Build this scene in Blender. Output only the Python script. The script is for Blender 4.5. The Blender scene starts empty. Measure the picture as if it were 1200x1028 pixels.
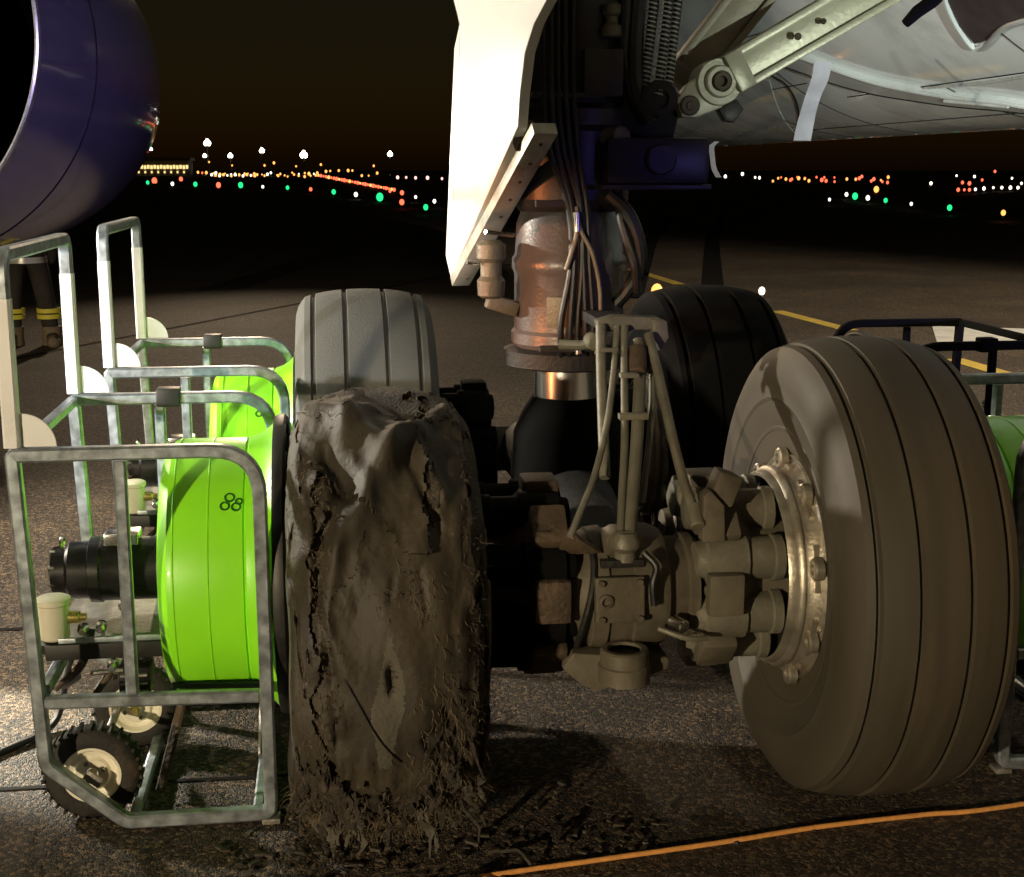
import bpy, bmesh, math, random
import numpy as np
from mathutils import Vector, Matrix, noise

# ------------------------------------------------------------------ camera, world, lights, exposure
sc = bpy.context.scene
COL = sc.collection
R = math.radians
PI = math.pi
random.seed(7)

cam_d = bpy.data.cameras.new('camera')
cam_d.sensor_width = 36.0
cam_d.sensor_fit = 'HORIZONTAL'
cam_d.lens = 48.0
cam_d.clip_start = 0.05
cam_d.clip_end = 4000.0
cam = bpy.data.objects.new('camera', cam_d)
COL.objects.link(cam)
cam.location = (0, 0, 1.8)
cam.rotation_euler = (R(90 - 11.172), 0, R(-7.51))
sc.camera = cam

world = bpy.data.worlds.new('World')
sc.world = world
world.use_nodes = True
wn = world.node_tree
for n in list(wn.nodes):
    wn.nodes.remove(n)
wo = wn.nodes.new('ShaderNodeOutputWorld')
wb = wn.nodes.new('ShaderNodeBackground')
ws = wn.nodes.new('ShaderNodeTexSky')
ws.sky_type = 'NISHITA'
ws.sun_disc = False
ws.sun_elevation = R(4)
ws.sun_rotation = R(170)
wt = wn.nodes.new('ShaderNodeMixRGB')
wt.blend_type = 'MULTIPLY'
wt.inputs[0].default_value = 1.0
wt.inputs[2].default_value = (1.0, 0.70, 0.47, 1)      # town glow on a night sky
wn.links.new(ws.outputs[0], wt.inputs[1])
wn.links.new(wt.outputs[0], wb.inputs[0])
wb.inputs[1].default_value = 0.0028
wn.links.new(wb.outputs[0], wo.inputs[0])

def look(o, target):
    d = Vector(target) - o.location
    o.rotation_euler = d.to_track_quat('-Z', 'Y').to_euler()

sun_d = bpy.data.lights.new('moon', 'SUN')
sun_d.energy = 0.004
sun_d.angle = R(0.5)
sun_d.color = (1.0, 0.92, 0.8)
sun = bpy.data.objects.new('moon', sun_d)
COL.objects.link(sun)
sun.rotation_euler = (R(50), 0, R(-60))

def spot(name, loc, target, power, color, cone, blend=0.4, rad=0.15):
    d = bpy.data.lights.new(name, 'SPOT')
    d.energy = power
    d.color = color
    d.spot_size = R(cone)
    d.spot_blend = blend
    d.shadow_soft_size = rad
    o = bpy.data.objects.new(name, d)
    COL.objects.link(o)
    o.location = loc
    look(o, target)
    return o

# scene light on the fire truck behind the photographer, to the left
spot('truck_scene_light', (-7.5, -6.5, 2.4), (0.0, 5.5, 1.0), 4900, (1.0, 0.81, 0.52), 60, 0.5, 0.14)
# portable flood lamp on a low stand left of the fans, shining across under the wing
spot('portable_flood_lamp', (-3.7, 6.0, 2.1), (1.0, 6.4, 0.9), 1250, (1.0, 0.90, 0.74), 98, 0.55, 0.07)
# second portable lamp, at head height, trained on the cart handles; and a hand lamp throwing a pool on the asphalt
spot('portable_flood_lamp', (-3.3, 2.1, 1.35), (-0.70, 4.70, 1.38), 680, (0.94, 0.97, 1.0), 26, 0.4, 0.05)
spot('hand_lamp', (-1.95, 5.05, 0.75), (-1.12, 4.38, 0.0), 480, (1.0, 0.96, 0.80), 34, 0.6, 0.03)
# amber lamp of a vehicle standing to the left
spot('amber_vehicle_lamp', (-7.0, 1.5, 1.35), (0.62, 4.6, 1.45), 2300, (1.0, 0.30, 0.09), 6.5, 0.7, 0.06)
# blue beacons of the emergency vehicles to the right
spot('blue_beacon', (5.2, -4.5, 1.7), (0.92, 4.6, 1.50), 200, (0.22, 0.17, 1.0), 7, 0.8, 0.1)
spot('blue_beacon', (8.5, 2.5, 1.5), (-1.7, 9.6, 2.1), 1900, (0.55, 0.46, 1.0), 24, 0.8, 0.15)
# added spots low on the right that brighten the brace and the belly
spot('brace_belly_fill', (4.2, -4.5, 0.8), (2.0, 4.5, 2.65), 1300, (0.93, 1.0, 0.80), 15, 0.9, 0.08)
spot('brace_belly_fill', (3.2, -4.5, 0.8), (4.7, 11.0, 2.6), 15000, (0.84, 1.0, 0.95), 15, 0.9, 0.08)
# added ground fill beyond the fuselage; tower ahead shining back over the taxiway
spot('high_ground_spot', (15.0, 6.0, 7.0), (6.5, 15.0, 0.0), 13000, (1.0, 0.86, 0.66), 75, 0.6, 0.2)
spot('high_ground_spot', (-2.0, 30.0, 7.0), (0.0, 10.0, 0.0), 4200, (1.0, 0.76, 0.50), 40, 1.0, 0.2)

vs = sc.view_settings
vs.view_transform = 'Standard'
vs.look = 'None'
vs.exposure = 0.0
vs.gamma = 1.0
vs.use_curve_mapping = False
sc.cycles.use_denoising = True
sc.cycles.max_bounces = 6
sc.cycles.sample_clamp_indirect = 4.0

# ------------------------------------------------------------------ materials
def nodes(m):
    m.use_nodes = True
    nt = m.node_tree
    return nt, nt.nodes['Principled BSDF']

MATS = {}
def mk(name, col, rough=0.5, metal=0.0, var=0.25, scale=8.0, bump=0.0, bscale=None, dirt_sheen=None, dirt_sheen_amt=0.5,
       coat=0.0, stretch=(1, 1, 1), rvar=0.15, detail=6, spec=0.5):
    m = bpy.data.materials.new(name)
    nt, b = nodes(m)
    tc = nt.nodes.new('ShaderNodeTexCoord')
    mp = nt.nodes.new('ShaderNodeMapping')
    mp.inputs['Scale'].default_value = stretch
    nt.links.new(tc.outputs['Object'], mp.inputs[0])
    n1 = nt.nodes.new('ShaderNodeTexNoise')
    n1.inputs['Scale'].default_value = scale
    n1.inputs['Detail'].default_value = detail
    nt.links.new(mp.outputs[0], n1.inputs['Vector'])
    rp = nt.nodes.new('ShaderNodeValToRGB')
    rp.color_ramp.elements[0].position = 0.3
    rp.color_ramp.elements[1].position = 0.7
    lo = [max(0, c * (1 - var)) for c in col]
    hi = [min(1, c * (1 + var)) for c in col]
    rp.color_ramp.elements[0].color = (*lo, 1)
    rp.color_ramp.elements[1].color = (*hi, 1)
    nt.links.new(n1.outputs['Fac'], rp.inputs[0])
    out = rp.outputs[0]
    if dirt_sheen:
        n2 = nt.nodes.new('ShaderNodeTexNoise')
        n2.inputs['Scale'].default_value = scale * 0.37
        n2.inputs['Detail'].default_value = 8
        n2.inputs['Roughness'].default_value = 0.68
        nt.links.new(mp.outputs[0], n2.inputs['Vector'])
        r2 = nt.nodes.new('ShaderNodeValToRGB')
        r2.color_ramp.elements[0].position = 0.62 - dirt_sheen_amt * 0.3
        r2.color_ramp.elements[1].position = 0.80 - dirt_sheen_amt * 0.25
        nt.links.new(n2.outputs['Fac'], r2.inputs[0])
        mx = nt.nodes.new('ShaderNodeMixRGB')
        mx.inputs[2].default_value = (*dirt_sheen, 1)
        nt.links.new(r2.outputs[0], mx.inputs[0])
        nt.links.new(out, mx.inputs[1])
        out = mx.outputs[0]
    nt.links.new(out, b.inputs['Base Color'])
    b.inputs['Metallic'].default_value = metal
    b.inputs['Specular IOR Level'].default_value = spec
    mr = nt.nodes.new('ShaderNodeMapRange')
    mr.inputs['To Min'].default_value = max(0.02, rough - rvar)
    mr.inputs['To Max'].default_value = min(1.0, rough + rvar)
    nt.links.new(n1.outputs['Fac'], mr.inputs[0])
    nt.links.new(mr.outputs[0], b.inputs['Roughness'])
    if coat:
        b.inputs['Coat Weight'].default_value = coat
        b.inputs['Coat Roughness'].default_value = 0.06
    if bump:
        n3 = nt.nodes.new('ShaderNodeTexNoise')
        n3.inputs['Scale'].default_value = bscale or scale * 6
        n3.inputs['Detail'].default_value = 5
        nt.links.new(mp.outputs[0], n3.inputs['Vector'])
        bp = nt.nodes.new('ShaderNodeBump')
        bp.inputs['Strength'].default_value = min(1.0, bump)
        bp.inputs['Distance'].default_value = 0.01
        nt.links.new(n3.outputs['Fac'], bp.inputs['Height'])
        nt.links.new(bp.outputs[0], b.inputs['Normal'])
    MATS[name] = m
    return m

def emit(name, col, strength):
    m = bpy.data.materials.new(name)
    nt, b = nodes(m)
    b.inputs['Base Color'].default_value = (*col, 1)
    b.inputs['Emission Color'].default_value = (*col, 1)
    b.inputs['Emission Strength'].default_value = strength
    m.cycles.emission_sampling = 'NONE'
    MATS[name] = m
    return m

mk('rubber_dusty', (0.112, 0.114, 0.105), 0.78, 0, 0.10, 3, 0.25, 160, dirt_sheen=(0.145, 0.145, 0.13), dirt_sheen_amt=0.3)
mk('rubber_worn', (0.058, 0.048, 0.034), 0.64, 0, 0.14, 4, 0.05, 220, dirt_sheen=(0.080, 0.058, 0.034), dirt_sheen_amt=0.40, stretch=(4.5, 0.5, 0.5))
mk('shade_black', (0.0035, 0.0035, 0.0035), 0.9, 0, 0.25, 4, 0.0, 120, spec=0.12)  # near-black colour that puts shade into the rear tyre and other dim parts
mk('rubber_burst', (0.040, 0.032, 0.022), 0.66, 0, 0.25, 7, 0.22, 60, dirt_sheen=(0.066, 0.050, 0.031), dirt_sheen_amt=0.5)
mk('rubber_torn', (0.034, 0.026, 0.019), 0.80, 0, 0.45, 22, 1.0, 90, dirt_sheen=(0.11, 0.085, 0.06), dirt_sheen_amt=0.22)
mk('rubber_ply', (0.088, 0.079, 0.060), 0.8, 0, 0.12, 8, 0.3, 90)
mk('cord_fray', (0.125, 0.095, 0.06), 0.9, 0, 0.5, 40, 0)
mk('small_tyre', (0.018, 0.016, 0.014), 0.75, 0, 0.3, 30, 0.3, 90, dirt_sheen=(0.07, 0.05, 0.03), dirt_sheen_amt=0.35)
mk('galvanised', (0.38, 0.43, 0.48), 0.40, 0.70, 0.38, 30, 0.05, 60, dirt_sheen=(0.24, 0.25, 0.26), dirt_sheen_amt=0.35)
mk('white_enamel', (0.86, 0.87, 0.88), 0.35, 0, 0.04, 12, dirt_sheen=(0.66, 0.67, 0.68), dirt_sheen_amt=0.2)
mk('galv_plate', (0.72, 0.74, 0.75), 0.45, 0.55, 0.12, 26, 0.15, 120)
mk('frame_low', (0.30, 0.28, 0.26), 0.55, 0.55, 0.30, 18, 0.3, 120, dirt_sheen=(0.15, 0.11, 0.08), dirt_sheen_amt=0.4)
mk('black_clamp', (0.014, 0.013, 0.012), 0.5, 0.0, 0.3, 20)
mk('green_paint', (0.30, 0.92, 0.02), 0.38, 0, 0.06, 5, 0.0, coat=0.25, dirt_sheen=(0.23, 0.72, 0.015), dirt_sheen_amt=0.25)
mk('green_dark', (0.006, 0.045, 0.012), 0.5, 0, 0.2, 10)
mk('logo_green', (0.01, 0.11, 0.01), 0.5, 0, 0.05, 10)
mk('motor_black', (0.016, 0.016, 0.017), 0.30, 0.3, 0.3, 14)
mk('steel_bright', (0.72, 0.70, 0.66), 0.22, 1.0, 0.15, 20)
mk('cream_plastic', (0.66, 0.62, 0.50), 0.45, 0, 0.08, 12)
mk('wheel_cream', (0.84, 0.80, 0.66), 0.4, 0, 0.08, 18, dirt_sheen=(0.5, 0.42, 0.30), dirt_sheen_amt=0.2)
mk('brass', (0.55, 0.45, 0.15), 0.3, 0.9, 0.1, 20)
mk('gear_paint', (0.088, 0.080, 0.084), 0.34, 0.05, 0.14, 5, 0.12, 90, dirt_sheen=(0.18, 0.14, 0.11), dirt_sheen_amt=0.3)
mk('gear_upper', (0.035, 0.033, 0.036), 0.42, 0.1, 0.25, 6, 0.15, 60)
mk('gear_dirty', (0.120, 0.104, 0.074), 0.55, 0.15, 0.30, 9, 0.18, 45, dirt_sheen=(0.060, 0.044, 0.030), dirt_sheen_amt=0.48)
mk('gear_black', (0.012, 0.011, 0.010), 0.65, 0.1, 0.4, 12, 0.4, 50)
mk('brake_brown', (0.085, 0.058, 0.036), 0.7, 0.15, 0.35, 14, 0.6, 60, dirt_sheen=(0.05, 0.035, 0.025), dirt_sheen_amt=0.4)
mk('chrome', (0.85, 0.85, 0.88), 0.22, 1.0, 0.03, 5, rvar=0.03)
mk('hose_black', (0.009, 0.009, 0.010), 0.45, 0, 0.3, 20)
mk('hose_grey', (0.17, 0.16, 0.125), 0.5, 0.1, 0.25, 14, 0.2, 60)
mk('conduit', (0.15, 0.14, 0.105), 0.48, 0.15, 0.22, 12, 0.25, 70, dirt_sheen=(0.12, 0.09, 0.06), dirt_sheen_amt=0.3)
mk('rim_metal', (0.42, 0.38, 0.31), 0.40, 0.75, 0.25, 12, 0.2, 70, dirt_sheen=(0.20, 0.14, 0.08), dirt_sheen_amt=0.35)
mk('rim_dull', (0.20, 0.16, 0.11), 0.5, 0.4, 0.3, 12, 0.3, 70)
mk('door_white', (0.80, 0.78, 0.72), 0.38, 0, 0.05, 3.0, dirt_sheen=(0.50, 0.40, 0.32), dirt_sheen_amt=0.34, coat=0.1, stretch=(1, 1, 0.5))
mk('door_edge', (0.55, 0.53, 0.46), 0.42, 0.35, 0.18, 14, dirt_sheen=(0.30, 0.26, 0.2), dirt_sheen_amt=0.35)
mk('brace_paint', (0.60, 0.61, 0.50), 0.34, 0.15, 0.12, 6, 0.1, 60, dirt_sheen=(0.36, 0.34, 0.26), dirt_sheen_amt=0.3)
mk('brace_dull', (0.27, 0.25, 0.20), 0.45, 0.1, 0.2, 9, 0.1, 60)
mk('fuselage_paint', (0.66, 0.68, 0.66), 0.14, 0.0, 0.06, 1.7, rvar=0.05, coat=0.6, dirt_sheen=(0.40, 0.40, 0.38), dirt_sheen_amt=0.5, detail=2)  # broad pale and dark patches paint reflections into the belly colour
mk('fuselage_panel', (0.40, 0.41, 0.39), 0.16, 0.0, 0.06, 1.4, rvar=0.05, coat=0.6, dirt_sheen=(0.28, 0.27, 0.25), dirt_sheen_amt=0.3)
mk('seam_shadow_dark', (0.010, 0.009, 0.008), 0.95, 0, 0.2, 5, spec=0.1)
mk('seam_bright', (0.70, 0.70, 0.66), 0.3, 0.5, 0.1, 5)
mk('belly_panel_dark', (0.035, 0.022, 0.020), 0.6, 0, 0.3, 4)
mk('nacelle_paint', (0.10, 0.085, 0.175), 0.16, 0.0, 0.06, 1.5, rvar=0.04, coat=0.8)
mk('nacelle_lip', (0.62, 0.62, 0.64), 0.28, 0.9, 0.08, 8)
mk('nacelle_dark', (0.006, 0.006, 0.007), 0.7, 0, 0.2, 3)
mk('blue_unit', (0.014, 0.014, 0.030), 0.38, 0.1, 0.2, 6)
mk('tape_white', (0.20, 0.185, 0.20), 0.5, 0, 0.1, 12)
mk('orange_cord', (0.80, 0.36, 0.10), 0.55, 0, 0.15, 60)
mk('cable_black', (0.012, 0.012, 0.012), 0.5, 0, 0.2, 20)
mk('paint_yellow', (0.52, 0.36, 0.06), 0.7, 0, 0.2, 9, dirt_sheen=(0.18, 0.14, 0.06), dirt_sheen_amt=0.3)
mk('paint_white', (0.55, 0.53, 0.48), 0.7, 0, 0.15, 6, dirt_sheen=(0.25, 0.23, 0.2), dirt_sheen_amt=0.3)
mk('turnout_cloth', (0.035, 0.030, 0.026), 0.85, 0, 0.3, 14, 0.4, 50)
mk('hi_vis', (0.80, 0.72, 0.08), 0.45, 0, 0.05, 20)
mk('silver_tape', (0.7, 0.7, 0.68), 0.35, 0.3, 0.05, 20)
mk('skin', (0.42, 0.26, 0.19), 0.55, 0, 0.1, 20)
mk('boot', (0.20, 0.15, 0.10), 0.6, 0, 0.2, 20)
mk('helmet_paint', (0.6, 0.55, 0.10), 0.3, 0, 0.05, 10)
mk('pole_grey', (0.12, 0.12, 0.12), 0.6, 0.3, 0.1, 1)
mk('terminal_wall', (0.30, 0.27, 0.2), 0.7, 0, 0.1, 0.3)
mk('terminal_roof', (0.20, 0.20, 0.17), 0.7, 0, 0.1, 0.3)
mk('liner_dark', (0.02, 0.016, 0.013), 0.8, 0, 0.4, 15, 0.5, 50)
emit('glow_green', (0.02, 0.85, 0.25), 1.5)
emit('glow_red', (1.0, 0.13, 0.06), 2.4)
emit('glow_white', (1.0, 0.90, 0.72), 3.0)
emit('glow_amber', (1.0, 0.40, 0.09), 2.2)
emit('glow_pink', (1.0, 0.55, 0.48), 2.0)
emit('glow_mast', (1.0, 0.95, 0.80), 9.0)
emit('glow_window', (1.0, 0.75, 0.30), 1.3)

# asphalt: graded aggregate, bright chips, darker worn bands
def asphalt():
    m = bpy.data.materials.new('asphalt')
    nt, b = nodes(m)
    L = nt.links.new
    tc = nt.nodes.new('ShaderNodeTexCoord')
    v = nt.nodes.new('ShaderNodeTexVoronoi')
    v.inputs['Scale'].default_value = 85
    L(tc.outputs['Object'], v.inputs['Vector'])
    v2 = nt.nodes.new('ShaderNodeTexVoronoi')
    v2.inputs['Scale'].default_value = 190
    L(tc.outputs['Object'], v2.inputs['Vector'])
    n = nt.nodes.new('ShaderNodeTexNoise')
    n.inputs['Scale'].default_value = 0.55
    n.inputs['Detail'].default_value = 9
    n.inputs['Roughness'].default_value = 0.62
    L(tc.outputs['Object'], n.inputs['Vector'])
    r1 = nt.nodes.new('ShaderNodeValToRGB')
    e = r1.color_ramp.elements
    e[0].position = 0.0
    e[0].color = (0.014, 0.010, 0.007, 1)
    e[1].position = 1.0
    e[1].color = (0.27, 0.19, 0.115, 1)
    e2 = r1.color_ramp.elements.new(0.62)
    e2.color = (0.066, 0.048, 0.031, 1)
    sep = nt.nodes.new('ShaderNodeSeparateColor')
    L(v.outputs['Color'], sep.inputs[0])
    L(sep.outputs[0], r1.inputs[0])
    r2 = nt.nodes.new('ShaderNodeValToRGB')
    r2.color_ramp.elements[0].position = 0.32
    r2.color_ramp.elements[0].color = (0.45, 0.43, 0.40, 1)
    r2.color_ramp.elements[1].position = 0.66
    r2.color_ramp.elements[1].color = (1.25, 1.2, 1.12, 1)
    L(n.outputs['Fac'], r2.inputs[0])
    mx = nt.nodes.new('ShaderNodeMixRGB')
    mx.blend_type = 'MULTIPLY'
    mx.inputs[0].default_value = 1
    L(r1.outputs[0], mx.inputs[1])
    L(r2.outputs[0], mx.inputs[2])
    L(mx.outputs[0], b.inputs['Base Color'])
    b.inputs['Roughness'].default_value = 0.72
    add = nt.nodes.new('ShaderNodeMath')
    add.operation = 'ADD'
    L(v.outputs['Distance'], add.inputs[0])
    L(v2.outputs['Distance'], add.inputs[1])
    bp = nt.nodes.new('ShaderNodeBump')
    bp.inputs['Strength'].default_value = 0.9
    bp.inputs['Distance'].default_value = 0.012
    bp.invert = True
    L(add.outputs[0], bp.inputs['Height'])
    L(bp.outputs[0], b.inputs['Normal'])
    MATS['asphalt'] = m
asphalt()

# ------------------------------------------------------------------ mesh helpers
class G:
    """collects verts and faces of one mesh"""
    def __init__(s):
        s.v = []
        s.f = []
    def add(s, v, f):
        o = len(s.v)
        s.v += [tuple(p) for p in v]
        s.f += [tuple(i + o for i in q) for q in f]
        return s
    def xf(s, M):
        s.v = [tuple(M @ Vector(p)) for p in s.v]
        return s

def tag(o, label=None, cat=None, group=None, kind=None):
    if label: o['label'] = label
    if cat: o['category'] = cat
    if group: o['group'] = group
    if kind: o['kind'] = kind
    return o

def world_origin(o):
    p = Vector((0, 0, 0))
    while o is not None:
        p += o.location
        o = o.parent
    return p

def build(name, g, mat, parent=None, bevel=0.0, angle=35, origin=None, label=None):
    """g holds world coordinates; the object is put under parent (unrotated while building)"""
    po = world_origin(parent)
    if origin is None:
        origin = po
    og = Vector(origin)
    me = bpy.data.meshes.new(name)
    me.from_pydata([(p[0] - og.x, p[1] - og.y, p[2] - og.z) for p in g.v], [], g.f)
    bm = bmesh.new()
    bm.from_mesh(me)
    bmesh.ops.remove_doubles(bm, verts=bm.verts, dist=1e-5)
    bmesh.ops.recalc_face_normals(bm, faces=bm.faces)
    if bevel:
        ed = [e for e in bm.edges if len(e.link_faces) == 2 and e.calc_face_angle(0) > R(40)]
        bmesh.ops.bevel(bm, geom=ed, offset=bevel, segments=2, profile=0.6, affect='EDGES', clamp_overlap=True)
    for fc in bm.faces:
        fc.smooth = True
    bm.to_mesh(me)
    bm.free()
    me.set_sharp_from_angle(angle=R(angle))
    me.materials.append(MATS[mat])
    o = bpy.data.objects.new(name, me)
    COL.objects.link(o)
    o.location = og - po
    if parent is not None:
        o.parent = parent
    if label:
        o['label'] = label
    return o

def empty(name, loc, label, cat, group=None, parent=None):
    o = bpy.data.objects.new(name, None)
    COL.objects.link(o)
    o.empty_display_size = 0.1
    if parent is not None:
        o.location = Vector(loc) - world_origin(parent)
        o.parent = parent
    else:
        o.location = loc
    return tag(o, label, cat, group)

def box(c, s, rot=None):
    g = G()
    hx, hy, hz = s[0] / 2, s[1] / 2, s[2] / 2
    v = [Vector((x, y, z)) for x in (-hx, hx) for y in (-hy, hy) for z in (-hz, hz)]
    if rot is not None:
        v = [rot @ p for p in v]
    v = [p + Vector(c) for p in v]
    return g.add(v, [(0, 1, 3, 2), (4, 6, 7, 5), (0, 4, 5, 1), (2, 3, 7, 6), (0, 2, 6, 4), (1, 5, 7, 3)])

def frame_of(d):
    d = Vector(d).normalized()
    a = Vector((0, 0, 1)) if abs(d.z) < 0.9 else Vector((1, 0, 0))
    u = d.cross(a).normalized()
    w = u.cross(d).normalized()
    return d, u, w

def lathe(p0, axis, prof, n=32, caps=True):
    """prof: list of (distance along axis, radius)"""
    g = G()
    d, u, w = frame_of(axis)
    p0 = Vector(p0)
    v, f = [], []
    for a, r in prof:
        for i in range(n):
            t = 2 * PI * i / n
            v.append(p0 + d * a + (u * math.cos(t) + w * math.sin(t)) * r)
    m = len(prof)
    for j in range(m - 1):
        for i in range(n):
            k = (i + 1) % n
            f.append((j * n + i, j * n + k, (j + 1) * n + k, (j + 1) * n + i))
    if caps:
        if prof[0][1] > 1e-6: f.append(tuple(range(n))[::-1])
        if prof[-1][1] > 1e-6: f.append(tuple(range((m - 1) * n, m * n)))
    return g.add(v, f)

def cyl(a, b, r, n=20, r2=None, ch=0.0):
    a, b = Vector(a), Vector(b)
    L = (b - a).length
    r2 = r if r2 is None else r2
    if ch:
        return lathe(a, b - a, [(0, r - ch), (ch, r), (L - ch, r2), (L, r2 - ch)], n)
    return lathe(a, b - a, [(0, r), (L, r2)], n)

def smooth_path(pts, n=8):
    """Catmull-Rom through the points"""
    P = [Vector(p) for p in pts]
    P = [P[0] * 2 - P[1]] + P + [P[-1] * 2 - P[-2]]
    out = []
    for i in range(1, len(P) - 2):
        for k in range(n):
            t = k / n
            out.append(0.5 * ((2 * P[i]) + (P[i + 1] - P[i - 1]) * t + (2 * P[i - 1] - 5 * P[i] + 4 * P[i + 1] - P[i + 2]) * t * t
                       + (3 * P[i] - P[i - 1] - 3 * P[i + 1] + P[i + 2]) * t ** 3))
    out.append(P[-2])
    return out

def fillet(pts, rad, closed=False, n=7):
    P = [Vector(p) for p in pts]
    rads = rad if isinstance(rad, (list, tuple)) else [rad] * len(P)
    out = []
    N = len(P)
    for i in range(N):
        if not closed and i in (0, N - 1):
            out.append(P[i])
            continue
        a, b, c = P[i - 1], P[i], P[(i + 1) % N]
        u, w = (a - b).normalized(), (c - b).normalized()
        r = rads[i]
        if r <= 0:
            out.append(b)
            continue
        th = math.acos(max(-1, min(1, u.dot(w))))
        t = r / math.tan(th / 2)
        t = min(t, (a - b).length * 0.49, (c - b).length * 0.49)
        p, q = b + u * t, b + w * t
        for k in range(n + 1):
            s = k / n
            out.append(p * (1 - s) ** 2 + b * 2 * s * (1 - s) + q * s * s)
    return out

def tube(pts, r, n=10, closed=False, radii=None):
    g = G()
    P = [Vector(p) for p in pts]
    N = len(P)
    v, f = [], []
    _, u, w = frame_of(P[1] - P[0])
    for i in range(N):
        t = (P[(i + 1) % N] - P[i - 1]) if closed else (P[min(i + 1, N - 1)] - P[max(i - 1, 0)])
        t.normalize()
        u = (u - t * u.dot(t)).normalized()
        w = t.cross(u)
        rr = radii[i] if radii else r
        for k in range(n):
            a = 2 * PI * k / n
            v.append(P[i] + (u * math.cos(a) + w * math.sin(a)) * rr)
    for i in range(N if closed else N - 1):
        j = (i + 1) % N
        for k in range(n):
            q = (k + 1) % n
            f.append((i * n + k, i * n + q, j * n + q, j * n + k))
    if not closed:
        f.append(tuple(range(n))[::-1])
        f.append(tuple(range((N - 1) * n, N * n)))
    return g.add(v, f)

def sqtube(pts, s, up, closed=False, ch=0.006, s2=None):
    """square tube along a planar path; up is the normal of the plane"""
    g = G()
    P = [Vector(p) for p in pts]
    up = Vector(up).normalized()
    N = len(P)
    h = s / 2
    k2 = (s2 or s) / 2
    sec = [(-h + ch, -k2), (h - ch, -k2), (h, -k2 + ch), (h, k2 - ch), (h - ch, k2), (-h + ch, k2), (-h, k2 - ch), (-h, -k2 + ch)]
    m = len(sec)
    v, f = [], []
    for i in range(N):
        if closed:
            t0, t1 = P[i] - P[i - 1], P[(i + 1) % N] - P[i]
        else:
            t0 = P[i] - P[i - 1] if i else P[1] - P[0]
            t1 = P[i + 1] - P[i] if i < N - 1 else t0
        t0.normalize(); t1.normalize()
        t = (t0 + t1).normalized()
        nn = up.cross(t).normalized()
        sc_ = 1 / max(0.5, t.dot(t1))
        for a, b in sec:
            v.append(P[i] + nn * a * sc_ + up * b)
    for i in range(N if closed else N - 1):
        j = (i + 1) % N
        for k in range(m):
            q = (k + 1) % m
            f.append((i * m + k, i * m + q, j * m + q, j * m + k))
    if not closed:
        f.append(tuple(range(m))[::-1])
        f.append(tuple(range((N - 1) * m, N * m)))
    return g.add(v, f)

def prism(poly, d):
    """poly: 3D outline (planar), extruded by vector d"""
    g = G()
    P = [Vector(p) for p in poly]
    d = Vector(d)
    n = len(P)
    v = P + [p + d for p in P]
    f = [tuple(range(n))[::-1], tuple(range(n, 2 * n))]
    for i in range(n):
        j = (i + 1) % n
        f.append((i, j, j + n, i + n))
    return g.add(v, f)

def copy_tree(o, parent=None):
    c = o.copy()
    COL.objects.link(c)
    if parent is not None:
        c.parent = parent
    for ch in list(o.children):
        copy_tree(ch, c)
    return c

# ------------------------------------------------------------------ setting
def structure(name, g, mat, parent=None, **k):
    o = build(name, g, mat, parent, **k)
    if parent is None:
        tag(o, kind='structure')
    return o

ground = structure('ground', G().add([(-900, -60, 0), (900, -60, 0), (900, 1500, 0), (-900, 1500, 0)], [(0, 1, 2, 3)]), 'asphalt', origin=(0, 0, 0))

def strip(pts, w, z):
    """flat painted ribbon following pts (x, y)"""
    g = G()
    v, f = [], []
    P = [Vector((p[0], p[1], 0)) for p in pts]
    for i, p in enumerate(P):
        t = (P[min(i + 1, len(P) - 1)] - P[max(i - 1, 0)]).normalized()
        n = Vector((-t.y, t.x, 0))
        v += [(p + n * w / 2 + Vector((0, 0, z))), (p - n * w / 2 + Vector((0, 0, z)))]
    for i in range(len(P) - 1):
        f.append((2 * i, 2 * i + 1, 2 * i + 3, 2 * i + 2))
    return g.add(v, f)

for a_, b_ in (((5.48, 21.2), (5.44, 24.6)), ((5.83, 14.8), (5.68, 17.0)), ((5.98, 9.5), (5.93, 12.4)), ((6.02, 4.6), (6.0, 7.2))):
    structure('centre_line_dash', strip([a_, b_], 0.20, 0.004), 'paint_yellow', ground)
structure('pavement_marking', strip([(6.6, 14.3), (9.5, 13.1), (16, 11.2)], 1.7, 0.004), 'paint_white', ground)
# narrow dark lines on the paving
structure('dark_ground_line', strip([(-9, 9.5), (-3.132, 13.35, 0), (-2.809, 14.116, 0), (-1.846, 16.025, 0), (-0.504, 18.69, 0), (6, 31)], 0.07, 0.004), 'seam_shadow_dark', ground)  # shadow line on the ground, laid down as a dark strip
structure('dark_ground_line', strip([(-14, 5.35), (-1.3, 5.40), (-0.4, 5.43)], 0.03, 0.004), 'seam_shadow_dark', ground)
structure('dark_ground_line', strip([(-9, 3.86), (-0.9, 3.92), (0.0, 3.9)], 0.018, 0.004), 'seam_shadow_dark', ground)
structure('tyre_skid_mark', strip([(4.2, 19), (8, 34), (13, 52)], 0.35, 0.004), 'seam_shadow_dark', ground)
structure('tyre_skid_mark', strip([(5.4, 19), (9.6, 34), (15, 52)], 0.35, 0.004), 'seam_shadow_dark', ground)

# ------------------------------------------------------------------ airplane
AC = Vector((0.81, 4.65, 0.0))
plane = empty('airplane', AC, 'parked airliner on its four-wheeled main landing gear, with one burst tyre', 'airplane')

def part(name, g, mat, parent=plane, **k):
    return build(name, g, mat, parent, **k)

# fuselage with belly
FX, FZ, FR = 6.1, 4.97, 2.82
def fpt(alpha, y, dr=0.0):
    a = R(alpha)
    return Vector((FX - (FR + dr) * math.sin(a), y, FZ - (FR + dr) * math.cos(a)))

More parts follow.
